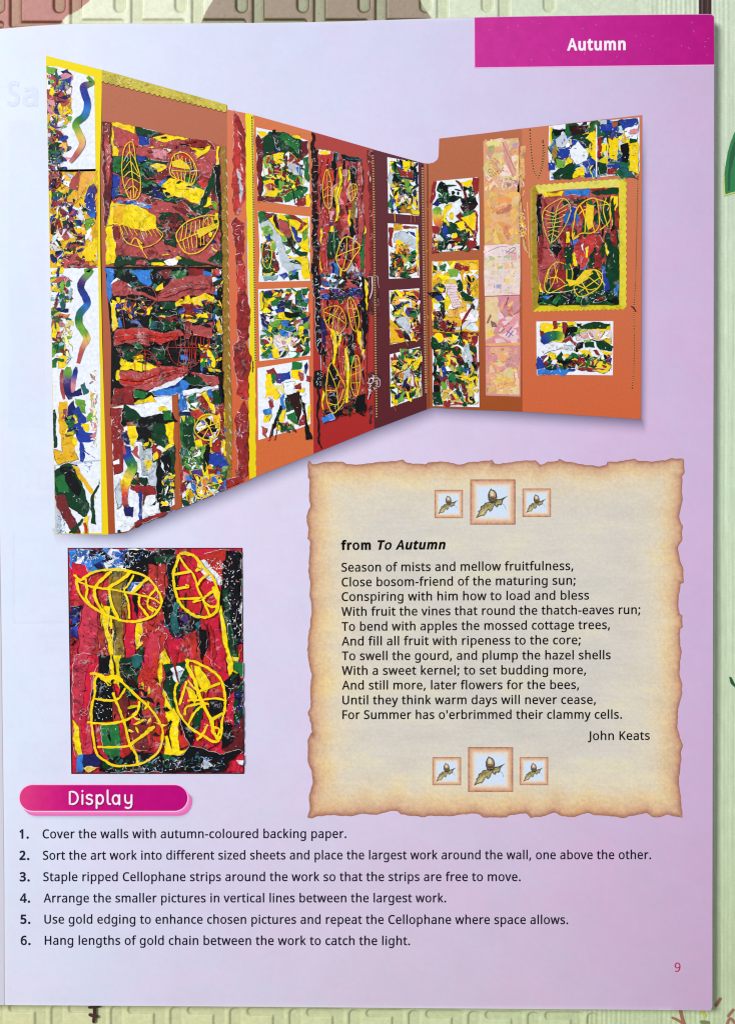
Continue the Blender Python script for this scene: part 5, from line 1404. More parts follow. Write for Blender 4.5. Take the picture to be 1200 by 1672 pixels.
art('pinned_picture', [(TG, '''
q W 205 108 600 92 625 640 440 660 215 685
h 50 34 gGYKrBeY 235 135 590 120 605 620 240 650
p g 250 130 400 115 410 180 340 160 260 190
n 120 27 GgGeYYrKbLWOgGYW 220 120 600 105 610 630 230 660
p G 300 200 370 190 370 240 310 240
p B 340 270 410 255 415 295 350 300
p b 385 250 415 245 415 290
p g 420 200 480 190 470 270 420 260
p e 295 370 380 360 370 420 300 410
p L 385 360 450 350 440 400 390 400
p Y 360 315 410 305 410 345 365 345
p K 410 290 560 290 520 330 430 330
p R 480 370 550 340 540 370 490 400
p r 285 210 320 250 290 250
p j 330 480 470 480 470 560 340 590
p L 400 460 440 450 470 500 420 510
p Y 215 140 240 130 240 260 220 280
p G 220 640 290 580 320 620 270 665
p Y 310 620 360 590 380 650 330 660
p G 580 560 610 550 615 600 580 610
p e 560 390 610 370 610 430 580 440
p G 550 95 600 95 600 150 555 150
n 16 18 jWpl 320 450 480 450 560 600 330 600
k 80 20 4 WKgY 220 120 600 110 610 630 230 650'''),], 63, 'square collage of small green, yellow and red scraps, third in its column')
yl('leaf_outline', TG, '''
c Y 6 480 220 510 180 560 200 580 250 560 295 500 290 480 250
S Y 6 490 180 530 230 570 290
S Y 5 500 260 540 235 580 240
S Y 5 520 190 530 230
c Y 5 245 370 265 310 290 380 270 500 250 440
S Y 5 260 310 265 500
c Y 5 480 400 530 380 560 420 530 480 490 450
S Y 5 490 390 540 470''', 45, W0 + 1.6e-4)
art('pinned_picture', [(TG, '''
q W 200 740 610 672 625 1190 520 1230 205 1320
p r 275 760 330 730 360 780 290 790
p Y 265 790 310 780 330 880 390 960 350 1000 290 960 260 990
p G 310 790 360 780 340 860 320 870
p P 340 790 400 780 390 860 350 860
p B 390 780 460 775 460 835 390 850
p G 480 700 560 690 550 745 470 760
p Y 470 760 550 750 570 840 480 820
p R 530 760 570 780 570 840 530 840
p b 570 720 600 690 610 740 580 790
p r 580 800 630 800 630 850 590 840
p r 500 880 555 860 550 910 505 900
p l 330 890 500 840 500 900 420 960 380 930
p W 400 860 500 850 490 910 430 980
p L 380 980 410 950 420 1080 390 1080
p Y 500 920 580 900 570 940 510 930
p g 420 990 490 940 560 960 560 1050 430 1090
p k 430 960 540 930 550 1010 540 1180 530 1200 500 1080
p r 285 1010 320 990 340 1050 300 1060
p j 290 970 330 960 320 1010
p L 250 1080 320 1060 300 1120 255 1120
p Y 240 1120 310 1110 300 1170 245 1180
p R 230 1210 275 1230 278 1310 240 1270
p K 380 1040 400 1090 320 1290 290 1310 340 1140
p Y 390 1080 430 1070 410 1160 350 1210
p g 350 1110 390 1080 370 1180
p G 430 1110 500 1090 530 1200 440 1150
p R 390 1180 440 1170 450 1230 390 1260
p Y 440 1180 500 1180 480 1230
p K 540 980 580 1030 600 1200 640 1310 580 1320 580 1200
p Y 605 1050 625 1040 620 1160 600 1170
p r 560 1120 580 1120 580 1200 530 1210
n 16 18 gYrKG 350 1190 510 1180 500 1240 350 1260
s r 7 320 1190 300 1310 285 1325
s K 6 370 1160 345 1300 335 1320
k 40 24 4 WKX 290 780 600 740 600 1200 260 1200
k 20 16 4 Kk 570 1280 640 1290 640 1325 590 1325''')], 64, 'white sheet with hanging paper streamers, lowest in its column', lift=1e-5)

# --- black cellophane, tall picture on red
art('cellophane_strip', [(TF, '''
p k 640 230 670 240 665 340 690 400 700 500 690 620 690 980 705 1200 700 1500 650 1500 650 900
n 26 24 KkK 645 240 690 400 700 1480 655 1480
k 60 60 6 WwEK 650 240 690 420 705 1490 655 1480'''), (TG, '''
p K 640 0 705 0 700 170 720 500 715 620 690 610 665 560 660 200
p K 650 770 720 760 735 850 710 900 690 905 650 890
p K 690 600 740 640 750 700 720 690
p K 680 900 700 900 690 1180 700 1300 715 1400 690 1340 678 1180
k 60 46 6 WwEK 650 10 710 10 715 600 665 560
k 26 26 5 Ww 655 770 730 770 730 890 660 890
s w 5 705 640 712 760''')], 52, 'ripped black cellophane strip', lift=5e-5)
zT = art('tall_artwork', [(TF, '''
q R 690 362 820 385 1050 435 1080 1000 1085 1500 720 1500 712 900
p W 690 362 800 385 790 410 700 400
p Y 690 380 790 378 780 412 720 400
p Q 690 420 815 400 810 560 740 560
p K 820 395 850 395 850 560 820 680 800 540
p T 840 400 860 400 858 450 835 470
p K 860 400 1050 440 1055 500 900 440
p T 920 430 1040 450 1030 462 940 446
w 60 300 26 RQFrEK 700 430 1050 460 1060 1450 730 1450
v 34 40 RQFrpEC 700 500 1060 500 1060 1380 720 1380
p Y 870 510 895 510 895 640 870 760 860 950 835 960 850 800 820 690 860 660
p Y 940 530 960 530 960 600 940 640
p K 960 510 1000 510 1005 640 970 660 955 600
p p 905 530 935 520 930 640 905 680
p X 970 790 1010 780 1000 960 960 1010
p K 950 920 990 940 1000 1080 960 1080
p Y 945 850 960 860 960 1000 940 960
p w 1000 800 1020 790 1015 930 1000 920
p P 780 950 815 950 815 1020 790 1020
p G 765 1020 830 990 850 1070 840 1180 790 1270 765 1120
p Y 790 1000 820 990 820 1040 795 1040
p g 830 1030 870 1040 860 1380 840 1330 830 1200
p Y 720 1000 735 1040 725 1370 715 1340
p G 1060 1000 1082 1000 1070 1330 1030 1370 1050 1150
p Y 1065 990 1085 990 1080 1050 1065 1060
p L 810 1280 860 1300 870 1430 910 1480 790 1480
p b 800 1300 830 1290 830 1400 810 1400
n 30 22 KgkKWLT 720 1390 1080 1380 1080 1500 720 1500
v 24 30 KFQkEw 860 1060 1040 1080 1040 1390 870 1390
b Q 60 760 440 740 560 770 700 750 860 770 1000 745 1200 760 1360
b R 52 1030 470 1040 600 1030 800 1050 960 1040 1100
b Y 30 870 520 885 620 850 740 860 860 845 950
b g 50 800 1040 790 1140 805 1260
k 90 34 5 jWpw 700 420 1060 460 1070 1480 720 1480
k 50 30 4 Kk 820 420 1050 460 1060 1400 830 1380'''), (TG, '''
q F 705 98 1085 90 1070 1080 860 1130 712 1180 720 800
p W 700 85 850 95 820 110 705 105
n 22 28 bBKPbk 705 95 1040 95 1030 200 720 200
p g 820 180 900 160 910 230 850 240
w 70 300 26 FKfCKkRK 720 180 1050 180 1050 1000 740 1060
v 40 44 FKfCQkRK 720 210 1050 180 1050 980 740 980
p K 1040 20 1085 20 1080 450 1060 600 1050 700 1040 400
p Y 1060 20 1085 60 1080 280 1065 200
p b 710 330 740 380 760 560 720 560
p K 715 560 760 620 760 700 730 700
p Y 770 420 850 460 830 560 820 700 800 720 800 540
p K 830 480 880 480 870 580 845 640
p Y 850 480 870 470 870 560 850 570
p k 900 470 990 460 1000 520 950 600 940 500
p Y 990 430 1030 450 1040 660 1030 600
p Y 1040 590 1065 600 1050 640
p Y 900 560 925 570 920 700 940 1030 905 1030 910 860 890 680
p K 920 640 960 640 960 760 940 820 920 760
p G 940 640 980 630 970 700 940 700
p K 760 740 830 740 860 850 830 900 770 890
p Y 720 900 735 960 725 1080 715 1060
p K 780 930 830 920 850 1080 780 1090
p Q 830 920 890 860 890 960 850 1030
n 34 26 KkKgE 730 1090 1060 970 1060 1070 740 1160
p L 715 1130 800 1110 820 1150 720 1180
p K 1000 960 1065 940 1065 1080 980 1090
b F 60 760 480 780 620 755 720
b F 62 880 560 870 700 885 860 870 980
b K 44 960 460 945 560 960 640
b Y 34 810 440 825 560 810 700
b Y 30 905 580 925 760 915 1020
k 120 34 4 WpwY 720 200 1050 180 1050 1000 730 1080
k 50 18 4 WwL 710 95 1040 95 1040 200 720 190
k 60 40 4 Kk 720 250 1050 250 1050 1000 740 1000''')], 65, 'tall red and black collage with yellow leaf outlines', lift=2e-5)
yl('leaf_outline', TF, '''
c Y 8 735 660 765 530 795 590 815 700 805 820 780 850 745 790
S Y 6 770 530 775 700 785 890
S Y 6 745 700 780 670 810 690
S Y 6 745 760 780 740 815 750
c Y 8 945 690 970 650 1010 660 1010 720 965 790
S Y 6 950 720 1010 690
S Y 6 975 655 980 770
S Y 5 995 655 1000 740
c Y 10 885 1120 930 1080 985 1100 1040 1170 985 1250 930 1350 880 1340 845 1250
S Y 9 850 1240 940 1200 1035 1165
S Y 8 930 1090 930 1210 900 1340
S Y 8 980 1120 985 1240
S Y 16 885 1345 880 1400''', 46, zT)
yl('leaf_outline', TG, '''
c Y 8 730 280 790 245 860 250 905 330 905 410 850 465 790 440 745 370
S Y 8 735 290 830 330 900 380
S Y 7 745 370 800 320 850 255
S Y 7 800 430 810 330
S Y 7 850 460 850 340 880 280
S Y 7 770 390 780 300
c Y 8 925 200 945 170 985 230 1015 340 1000 440 960 420 930 300
S Y 7 940 175 970 300 995 440
S Y 7 930 260 1000 260
S Y 7 935 340 1010 320
c Y 9 760 800 770 740 800 700 850 790 905 900 890 1010 840 1080 800 1100 760 1020 750 900
S Y 8 770 750 830 900 850 1080
S Y 8 755 920 830 915 860 840
S Y 8 765 1020 845 1030 890 910
c Y 8 945 830 965 680 1000 640 1025 740 1020 860 1000 960 965 940
S Y 7 985 660 990 800 1005 950
S Y 7 950 800 1025 770
S Y 7 955 860 1020 860
S Y 7 960 740 1020 720''', 47, zT)
art('cellophane_strip', [(TF, '''
p E 1095 370 1135 375 1145 520 1140 900 1150 1300 1140 1500 1120 1500 1115 900 1105 520
k 50 60 6 WpMkj 1100 380 1135 380 1140 1490 1125 1490'''), (TG, '''
p M 1090 0 1160 0 1175 180 1180 320 1140 330 1090 300
p M 1085 790 1120 770 1180 800 1180 870 1130 900 1110 980 1090 990 1095 880
p M 1095 1040 1120 1040 1115 1190 1100 1190
s W 6 1118 10 1120 110 1100 180
k 30 30 6 WjW 1085 780 1175 790 1170 890 1090 970
s W 5 1080 860 1120 860 1130 800
s W 5 1105 910 1085 990'''), (TI, '''
p M 185 90 215 200 240 390 185 380
s w 5 190 960 220 985 215 1040 180 1040''')], 53, 'dark red cellophane strip', lift=3e-5)
chain('gold_chain', [(608.5, 249), (610.5, 330), (611.5, 430), (612.5, 520), (613.5, 600), (614.6, 680)], 2.6, 3.6, (188, 146, 98), (52, 28, 24), 'gold chain along the maroon paper', W0 + 1.2e-4)

# --- four small pictures on maroon
def small(T, seed, q, body, label): art('pinned_picture', [(T, q + body)], seed, label)
small(TH, 71, 'q W 285 195 560 245 568 720 295 695\n', '''
n 26 44 gYKyr 305 230 550 260 555 690 305 670
n 26 30 YgWGKbUg 295 220 550 250 555 420 300 420
p K 330 230 380 260 350 320 400 370 370 350
p B 360 260 400 240 430 290 390 300
p W 360 260 400 270 400 290 370 280
p r 360 290 470 330 520 310 510 380 420 370
p Y 420 225 490 240 480 290 430 280
p Y 430 290 470 270 470 330 440 320
p w 300 340 350 350 350 450 300 440
p e 430 380 470 370 500 530 470 540 440 470
p g 500 420 540 410 560 450 530 480
p b 310 460 340 480 330 520 310 510
p B 380 490 420 480 410 540 385 540
p Y 340 500 380 500 380 570 345 560
p B 305 560 350 560 390 700 350 660 310 620
p G 300 590 330 600 330 650 305 640
p o 430 540 520 530 500 620 440 620
p Y 480 570 560 520 560 710 500 700
p X 420 620 500 620 500 700 400 690
p W 390 600 420 580 400 650
n 40 18 YUgWOGbKk 300 340 555 380 560 700 305 680
k 40 22 4 WKg 295 220 555 250 560 700 305 680
s o 8 350 690 355 770
s n 8 500 710 495 780
s n 8 530 720 535 770''', 'small collage with a red band, topmost on the maroon paper')
small(TH, 72, 'q W 290 785 560 800 572 1270 300 1280\n', '''
n 20 40 gYYre 315 1040 560 1030 560 1250 315 1255
p r 300 820 345 820 325 1000 305 980
p y 340 790 420 800 420 850 340 850
p r 420 815 545 815 545 830 430 838
p G 435 860 480 850 470 890 440 885
p B 480 850 530 870 545 910 500 880
p Y 540 840 562 840 565 1230 548 1200
p w 350 880 440 860 540 930 540 1020 400 960 350 960
k 40 40 4 WWUt 350 870 530 890 540 1000 360 960
p Y 370 930 420 960 400 1020 350 1020
p y 390 990 470 970 480 1040 430 1040
p g 320 1100 370 1060 420 1080 330 1150
p G 470 1040 530 1020 540 1080 480 1100
r 40 R,C,O,U,e,G,B 370 1120 420 1120 470 1120 520 1105
p r 370 1110 410 1090 440 1130 420 1180 380 1160
p r 400 1180 440 1190 440 1220 400 1220
p Y 320 1170 360 1140 370 1220 330 1230
p g 300 1240 350 1220 360 1265 310 1270
p g 400 1230 470 1220 460 1265 400 1268
n 36 18 YgKrOGgW 310 1060 560 1040 565 1260 310 1265
n 14 16 yOrX 350 980 480 980 480 1060 350 1060
k 30 20 4 KWg 310 1000 560 1000 560 1260 310 1260''', 'small collage of a white crumpled shape over colours, second on the maroon paper')
small(TI, 73, 'q W 302 185 570 165 580 615 310 668\n', '''
n 26 44 gYyrYg 320 210 560 190 570 600 325 640
p y 310 420 420 560 440 640 312 668
p Y 315 210 365 205 350 280 318 270
n 60 26 YOoKgGPrYWg 315 200 570 180 572 380 320 420
p b 350 330 400 290 410 320 360 350
p e 330 400 400 380 410 420 340 420
p Y 345 370 400 350 400 395 340 395
p G 480 400 550 370 560 450 500 440
p g 500 360 545 360 540 400
p w 355 440 450 420 490 480 470 570 420 520 370 480
k 36 40 4 WWwe 350 430 490 430 490 560 400 540
p r 350 530 400 540 440 600 400 610
p k 420 570 480 580 490 640 440 620
p r 520 480 580 500 575 610 540 580
p Y 500 600 540 560 540 625 500 632
n 20 18 YrKWgO 480 440 572 420 576 600 500 620
k 40 22 4 KWk 315 200 570 180 575 610 320 640
s X 6 430 600 470 675''', 'small collage yellow at its lower corner, third on the maroon paper')
small(TI, 74, 'q W 308 755 575 685 595 1125 315 1225\n', '''
n 30 44 gYyeYg 325 780 565 710 580 1110 330 1190
n 120 26 YUgGWkKeYYrOW 315 770 575 700 585 1110 325 1200
p e 490 860 540 820 560 810 530 900 500 910
p Y 500 840 590 770 590 800 540 900
p r 490 880 520 910 550 1050 530 1060
p w 400 920 480 880 500 960 440 990
p O 400 920 440 910 430 960 400 950
p b 430 980 470 960 470 1050 420 1050
p e 380 1130 440 1080 430 1170 380 1190
p g 470 1100 530 1090 530 1130 480 1150
p b 350 1110 400 1090 390 1130 350 1150
p W 330 1070 380 1050 370 1110
p j 490 900 520 960 520 1040 500 1040
k 70 30 4 WKgYK 320 770 575 710 585 1110 325 1190
s n 6 345 1220 365 1260''', 'small collage of slim slanting scraps, lowest on the maroon paper')
chain('gold_chain', [(689.6, 270), (690.5, 340), (691.5, 430), (693, 520), (694.5, 600), (695.5, 640)], 3.0, 3.6, (176, 138, 104), (44, 26, 24), 'gold chain in the fold of the display', W0 + 5e-5)
A = Art(W0 + 4e-5, seed=5); A.strip([(698, 268), (698.6, 400), (699.5, 560), (700, 664)], 2.2, lin((120, 66, 44))); A.glints(40, 7, .9, ['o', 'k', 'y'], [(696, 280), (699, 280), (701, 640), (697, 640)]); A.build('fold_line', wall, M_INK)

# --- brown side: two tall sheets and the pastel column
small(TH, 75, 'q W 722 408 1090 375 1105 600 1108 1020 755 1040 690 1040 685 640\n', '''
n 16 50 grYg 710 780 1080 640 1080 1020 720 1020
p r 690 415 720 408 722 520 690 590 665 600
p g 730 440 770 410 820 460 840 550 940 530 940 560 850 600 740 620 780 540 730 500
p K 740 430 800 430 830 500 820 560 770 540
p b 680 610 780 540 760 600 720 640
r 74 e,e,U,O,R 735 640 730 720 750 820
p Y 800 630 860 610 870 640 820 690 810 740 770 770
p Y 840 700 880 680 870 750 840 740
p W 850 420 930 420 945 540 860 540
p Y 940 420 1040 390 1040 450 990 460
p E 890 400 950 430 1000 560 1000 640 960 640 960 500
p G 1000 480 1060 450 1060 520 1020 530
p K 980 560 1060 530 1090 620 1050 680 940 640
p r 1050 380 1100 380 1090 520 1050 560 1040 420
p k 940 620 1080 620 1060 670 980 700 940 660
p G 940 700 1060 670 1050 720 960 720
p E 900 720 940 680 1080 870 1080 900 960 800
p Y 940 740 1065 700 1070 840 1040 850
p r 1070 680 1090 680 1085 920 1070 900
p Y 880 780 960 760 980 840 930 850
p r 690 815 760 815 740 900 750 1040 690 1060
p g 740 880 810 770 840 850 950 900 930 920 850 900 830 1010 770 1000
p B 770 850 800 800 840 890 820 920
p Y 840 890 900 870 910 910 860 920
p r 860 930 920 910 940 960 880 960
p K 800 960 940 960 900 1020 790 1020
p r 840 970 930 960 940 1030 880 1000
p g 960 900 1010 860 1030 920 960 1010 940 980
p r 1000 940 1080 910 1070 1000 1000 1040 950 1030
p K 1050 1000 1105 980 1100 1020
n 24 20 KgrWGY 700 880 1080 880 1080 1030 700 1030
n 16 18 KgG 740 430 1060 480 1060 620 740 610
k 60 26 4 WWjK 690 420 1100 400 1100 1030 700 1030
k 20 20 5 Wp 690 860 740 860 740 1040 690 1040''', 'white sheet with dark green and red curling scraps beside the pastel column')
small(TH, 76, 'q y 680 1125 1098 1112 1100 1309 680 1309\n', '''
n 30 40 YyWyYU 690 1130 1090 1130 1090 1309 690 1309
p g 690 1150 720 1150 720 1210 690 1230
p W 690 1120 740 1120 730 1170 690 1160
p G 740 1160 800 1145 800 1210 760 1210
p r 885 1145 1030 1165 1010 1210 890 1200
p e 840 1220 920 1210 910 1270 840 1270
n 12 18 YWgK 690 1200 1090 1220 1090 1300 690 1300
k 60 26 5 WWKY 690 1130 1090 1130 1090 1300 690 1300''', 'upper edge of a yellow sheet of scraps')
art('pinned_picture', [(TI, '''
q y 680 0 1098 0 1105 555 690 552
n 60 46 YyWyYUW 690 0 1090 0 1095 540 695 540
p e 830 0 920 0 910 60 840 70
p U 810 90 900 90 900 150 810 160
p g 690 160 740 120 800 140 790 200 720 200
p Y 720 150 790 170 770 210
p K 640 200 760 200 800 270 760 280 690 250
p B 710 230 770 230 780 280 730 280
p j 800 130 900 130 900 200 940 320 890 350 830 250
f v 5 9 805 150 890 340 900 150 940 330
p g 900 100 930 80 960 190 1070 260 1060 360 1020 340 1040 290 960 260 910 160
p b 990 90 1020 120 1030 200 1000 190
p r 1000 140 1030 180 1030 230 1010 220
p r 940 460 1000 360 1040 330 1020 380 960 460 1000 450 950 510
p o 840 350 900 350 940 430 870 420
p W 1040 290 1090 260 1090 330 1060 330
p g 740 280 800 300 800 380 770 380
p W 700 300 760 310 750 360 700 350
n 24 20 EKrYk 690 370 790 370 780 540 700 540
p r 740 460 830 440 890 550 780 550
n 16 20 rEKY 720 450 900 470 900 545 720 545
p g 700 460 740 460 730 540 700 530
k 90 28 5 WWYU 690 10 1090 10 1090 540 700 540
k 40 20 4 KrE 690 200 1090 100 1090 540 700 540''')], 77, 'yellow sheet with a pink ruffled curl and red scraps', lift=2e-5)
art('pinned_picture', [(TI, '''
q W 685 588 900 600 1098 590 1105 1225 690 1215
n 30 52 YyGgr 700 560 1085 560 1085 820 700 820
n 24 50 gGYgr 700 760 1060 760 1060 1200 700 1200
p g 690 590 740 650 800 640 860 660 900 640 930 560 945 560 930 660 940 740 900 800 870 740 790 690 700 720 670 680
p Y 780 600 870 620 900 660 840 650
p r 900 560 970 600 1090 590 1060 700 1030 610 980 630
p r 690 740 740 720 720 780 690 770
p Y 780 730 855 715 850 860 820 860 800 790
p r 730 730 790 760 830 780 790 780
p g 720 780 770 760 800 860 740 880
p K 700 690 725 740 720 960 700 900
p K 690 980 740 970 770 1010 750 1090 700 1090
p B 750 900 790 850 820 880 800 980 760 980
r 40 G,U,e,G,B,B 840 850 890 890 960 890 1040 925
p k 900 830 990 800 970 850 920 860
p K 860 800 940 790 910 840
p w 940 690 1000 650 1060 830 1000 870 960 790
k 50 34 4 Uewg 940 690 1010 660 1060 860 990 860
p K 810 910 920 900 900 940 830 950
p g 810 950 910 930 900 1000 990 1225 960 1220 880 1050 830 1010
p G 840 940 900 930 880 1000 830 990
p e 760 1000 810 980 810 1080 780 1080
p E 940 1000 980 1020 1020 1190 990 1180
p Y 1000 960 1095 940 1090 1040 1020 1060
p r 820 1010 880 1010 880 1070 830 1060
p o 770 1100 830 1070 960 1180 900 1200 840 1120
p r 820 1100 870 1110 900 1180 860 1180
p Y 830 1080 870 1070 950 1180
p r 690 1180 960 1180 960 1200 800 1215 700 1210
p g 690 1090 760 1080 780 1210 700 1210
p K 1040 820 1090 820 1085 960 1060 940
p U 1000 1060 1050 1050 1040 1190 1010 1180
p E 1060 820 1095 820 1090 900
n 40 22 KgrWYGU 700 620 1090 620 1090 1200 700 1200
k 80 28 4 WWK 690 600 1095 600 1095 1210 700 1200
s K 8 940 500 945 600 925 660''')], 78, 'white sheet with green figure-like scraps and a blue rainbow tail, below the yellow one', lift=4e-5)
def pastel(T, seed, q, body, label): art('pastel_picture', [(T, q + body)], seed, label, 0, M_PASTEL, (dict(i=(222, 182, 140), p=(220, 160, 162), j=(230, 206, 206))[q.split()[1]], .33), .5)
pastel(TJ, 81, 'q i 76 198 305 176 312 522 80 535\n', '''
n 22 55 lliajp 85 210 300 190 305 510 90 520
p p 200 205 230 200 290 420 270 435 210 330
p v 265 220 305 205 300 245 270 245
p e 105 240 145 220 150 260 120 270
n 16 14 oYOip 85 300 180 300 180 520 90 520
n 10 12 vPp 180 440 300 440 300 510 180 510
f X 6 7 100 430 200 380 110 440 210 392
s P 4 200 205 290 400
s R 4 210 260 270 430
c R 4 105 395 125 380 140 395 120 405
k 60 40 4 jpvoiX 85 210 300 200 305 510 90 520''', 'pale pastel drawing with pink stripes, topmost of the pastel column')
pastel(TJ, 82, 'q i 80 535 312 522 318 868 84 878\n', '''
n 40 50 oioaiU 88 540 305 535 310 860 90 870
n 14 30 OiR 120 560 250 560 260 800 120 850
k 120 26 5 oUijY 84 530 312 530 316 865 88 870''', 'pale orange pastel sheet')
art('pastel_picture', [(TJ, '''
q j 82 880 316 866 318 1120 82 1120
n 16 40 pjlja 86 890 312 880 312 1118 86 1118
s k 6 225 930 270 895 285 905 240 935
s K 5 220 915 285 935
s E 4 110 920 180 890 230 890
n 10 16 eYoU 100 950 300 950 300 1110 100 1110
p o 215 1000 265 1000 265 1030 215 1035
p l 150 960 175 955 175 1000 150 995
f j 9 5 110 950 300 940 115 1118 300 1118
f l 9 3 90 1000 90 1100 310 980 310 1090
k 50 20 4 PRTvYe 90 900 310 890 310 1110 90 1110'''), (TK, '''
q j 80 0 318 0 315 162 85 172
n 14 32 pljja 86 5 312 5 312 155 90 160
p Y 215 55 270 50 270 90 220 90
p L 145 95 195 90 190 125 150 120
f j 9 5 110 0 300 0 115 165 300 160
f l 8 3 85 40 88 150 312 30 312 140
k 50 18 4 PRTvYe 90 5 310 5 310 155 90 160''')], 83, 'pink and lilac chequered pastel drawing', 0, M_PASTEL, ((230, 208, 206), .4), .5)
pastel(TK, 84, 'q p 86 176 312 168 318 480 90 492\n', '''
p l 88 180 170 176 190 300 130 440 90 460
n 14 40 pjpjR 170 190 305 180 310 470 180 480
p Y 95 400 130 390 150 430 110 445
p K 125 330 160 350 165 375 130 375
p K 220 230 235 175 245 180 230 235
p E 95 350 120 290 130 300 110 350
p Y 235 230 265 205 275 215 245 245
s v 9 170 240 185 200 210 190
s Y 6 190 260 210 215
s G 8 150 415 185 410 215 385
s B 7 225 430 260 375
s B 7 240 440 270 400
s B 6 230 400 270 430
s E 6 205 375 245 350
p R 230 260 265 240 270 310 240 300
p j 150 450 200 450 230 475 160 480
k 60 26 4 jplvY 95 185 308 180 312 475 95 480
p o 90 484 318 478 318 496 90 498''', 'pastel drawing of dark leaves on yellow and pink')
pastel(TK, 85, 'q p 90 502 318 497 318 830 92 822\n', '''
n 26 44 ppiopl 96 510 310 505 312 815 98 812
n 12 36 lUoY 110 640 300 640 310 815 110 810
k 130 40 5 oYUpRjli 96 510 312 505 312 815 98 812
k 20 20 4 KXz 190 560 280 570 260 640 200 640
k 40 36 6 oYO 100 640 300 650 300 800 110 800''', 'pink pastel drawing with yellow scribbles, lowest of the pastel column')
art('cellophane_strip', [(TJ, '''
p i 320 240 350 230 345 440 320 520 335 700 310 790 350 850 370 940 350 920 330 820 285 760
k 70 50 6 jaYoU 315 250 350 250 350 600 320 700
k 90 50 7 UYyjo 285 700 350 640 365 940 330 900''')], 54, 'wisps of pale gold cellophane')

# --- orange side
chain('gold_chain', [(865, 210), (866.5, 235), (869, 262), (872, 280), (878, 287), (883, 276), (886, 255), (886.5, 228)], 2.0, 3.6, (206, 150, 96), (58, 30, 20), 'looped dark chain', W0 + 4e-5)
chain('gold_chain', [(886, 230), (889, 245), (886, 268), (879, 290)], 2.2, 3.4, (206, 150, 96), (58, 30, 20), None, W0 + 5e-5)
chain('gold_chain', [(1041.5, 287), (1040.5, 340), (1039, 400), (1037.5, 460), (1035, 500), (1035, 530), (1036, 570), (1034, 610), (1032, 634)], 1.9, 3.2, (208, 140, 92), (70, 40, 28), 'long chain down the right edge', W0 + 4e-5)
A = Art(W0 + 6e-5); A.strip(catmull([(1031, 500), (1035, 503), (1038, 508)], 3), 2, lin((40, 26, 22))); A.build('chain_clasp', wall, M_INK)
art('wide_artwork', [(TJ, '''
q W 505 100 610 84 1095 44 1098 415 960 420 815 436 700 430 510 455 500 280
n 40 50 BgGYLeB 515 110 1085 70 1085 405 520 440
n 80 38 BgGYLWTbYPG 515 110 1085 60 1085 410 515 440
p K 530 120 620 115 600 160 540 160
p W 530 90 610 84 612 120 535 125
p k 630 100 760 90 740 150 650 160
p Y 505 110 525 100 520 200 505 190
p w 550 190 600 140 640 200 600 240 560 240
p B 555 260 640 230 640 300 560 310
p e 550 320 620 330 600 370 550 380
p g 530 410 640 350 680 330 660 440 540 450
p W 640 250 700 200 760 290 760 330 690 350 640 310
p g 640 180 700 150 790 160 760 250 720 200
p Y 750 180 815 110 815 330 780 300 790 220
p r 760 110 820 100 815 130 770 130
p G 780 100 815 90 800 140 770 150
p B 830 90 960 80 940 130 840 140
p w 840 62 880 60 880 90 840 90
p Y 890 170 960 180 950 330 900 310
p n 920 70 960 65 950 100 930 105
p P 890 160 930 150 920 190
p B 970 60 1085 50 1080 110 980 130
p W 1000 120 1085 90 1080 180 1010 190
p p 1030 130 1085 110 1080 150 1030 160
p r 820 180 850 170 845 300 820 310
p Y 1030 220 1088 200 1090 410 1030 390
p K 975 220 1030 210 1020 330 980 340
p g 830 330 880 340 880 410 830 420
p r 880 380 950 380 940 415 880 415
p B 880 350 960 345 960 375 880 375
p B 500 340 540 345 545 390 505 390
p X 525 270 550 200 555 310 530 330
p Y 680 380 730 370 740 420 690 430
p L 780 400 815 390 815 432 790 430
s W 8 815 100 815 430
k 110 26 5 WWKw 510 110 1090 60 1090 410 515 440
k 50 22 4 Kk 510 110 1090 60 1090 410 515 440''')], 91, 'wide blue, green and white collage at the top corner')
yl('leaf_outline', TJ, '''
S Y 8 850 330 850 240 890 220 940 250 945 330 900 350
S Y 7 880 230 880 330
S Y 7 910 225 930 310
S Y 8 980 230 1000 300 985 340
S Y 8 1040 190 1030 270 1045 330
S Y 7 990 270 1040 250
S Y 7 1060 190 1000 340
S Y 8 620 380 650 330 680 310
S Y 7 640 350 650 420''', 48, W0 + 1.6e-4)
A = Art(W0 + 5e-5, seed=14)
GC = (214, 202, 52); sc_ = lambda a, b, c, d: scallop(A, [a, b], [c, d], 7, -2.0, GC)
A.T = TJ
A.raw([(872, 303), (1021, 290), (1022, 500), (870, 508)], lin((196, 178, 70)))
for a, b in (((874, 303), (1010, 293)),):
    n = 60; A.raw([(874, 316), (1010, 306)] + [(1010 - 136 * i / n, 293 + 10 * i / n - 2.2 * abs(math.sin(math.pi * i / 4))) for i in range(n + 1)], lin((226, 216, 96)))
n = 80; A.raw([(1010, 294), (1010, 502)] + [(1021 + 2.2 * abs(math.sin(math.pi * i / 4)), 502 - 208 * i / n) for i in range(n + 1)], lin((224, 210, 60)))
A.raw([(872, 497), (1012, 496)] + [(1020 - 150 * i / n, 503 + 4 * i / n + 2.2 * abs(math.sin(math.pi * i / 4))) for i in range(n + 1)], lin((216, 200, 34)))
A.raw([(874, 303), (880, 316), (880, 500), (870 , 508)] + [(870 - 1.8 * abs(math.sin(math.pi * i / 4)), 506 - 200 * i / n) for i in range(n + 1)], lin((168, 140, 44)))
A.glints(120, 5, .8, ['U', 'X', 'l', 'W'], [(874, 304), (1020, 292), (1020, 500), (872, 506)])
zF = A.z; A.build('gold_frame', wall, M_ART, 'gold scalloped paper frame round the leaf collage')
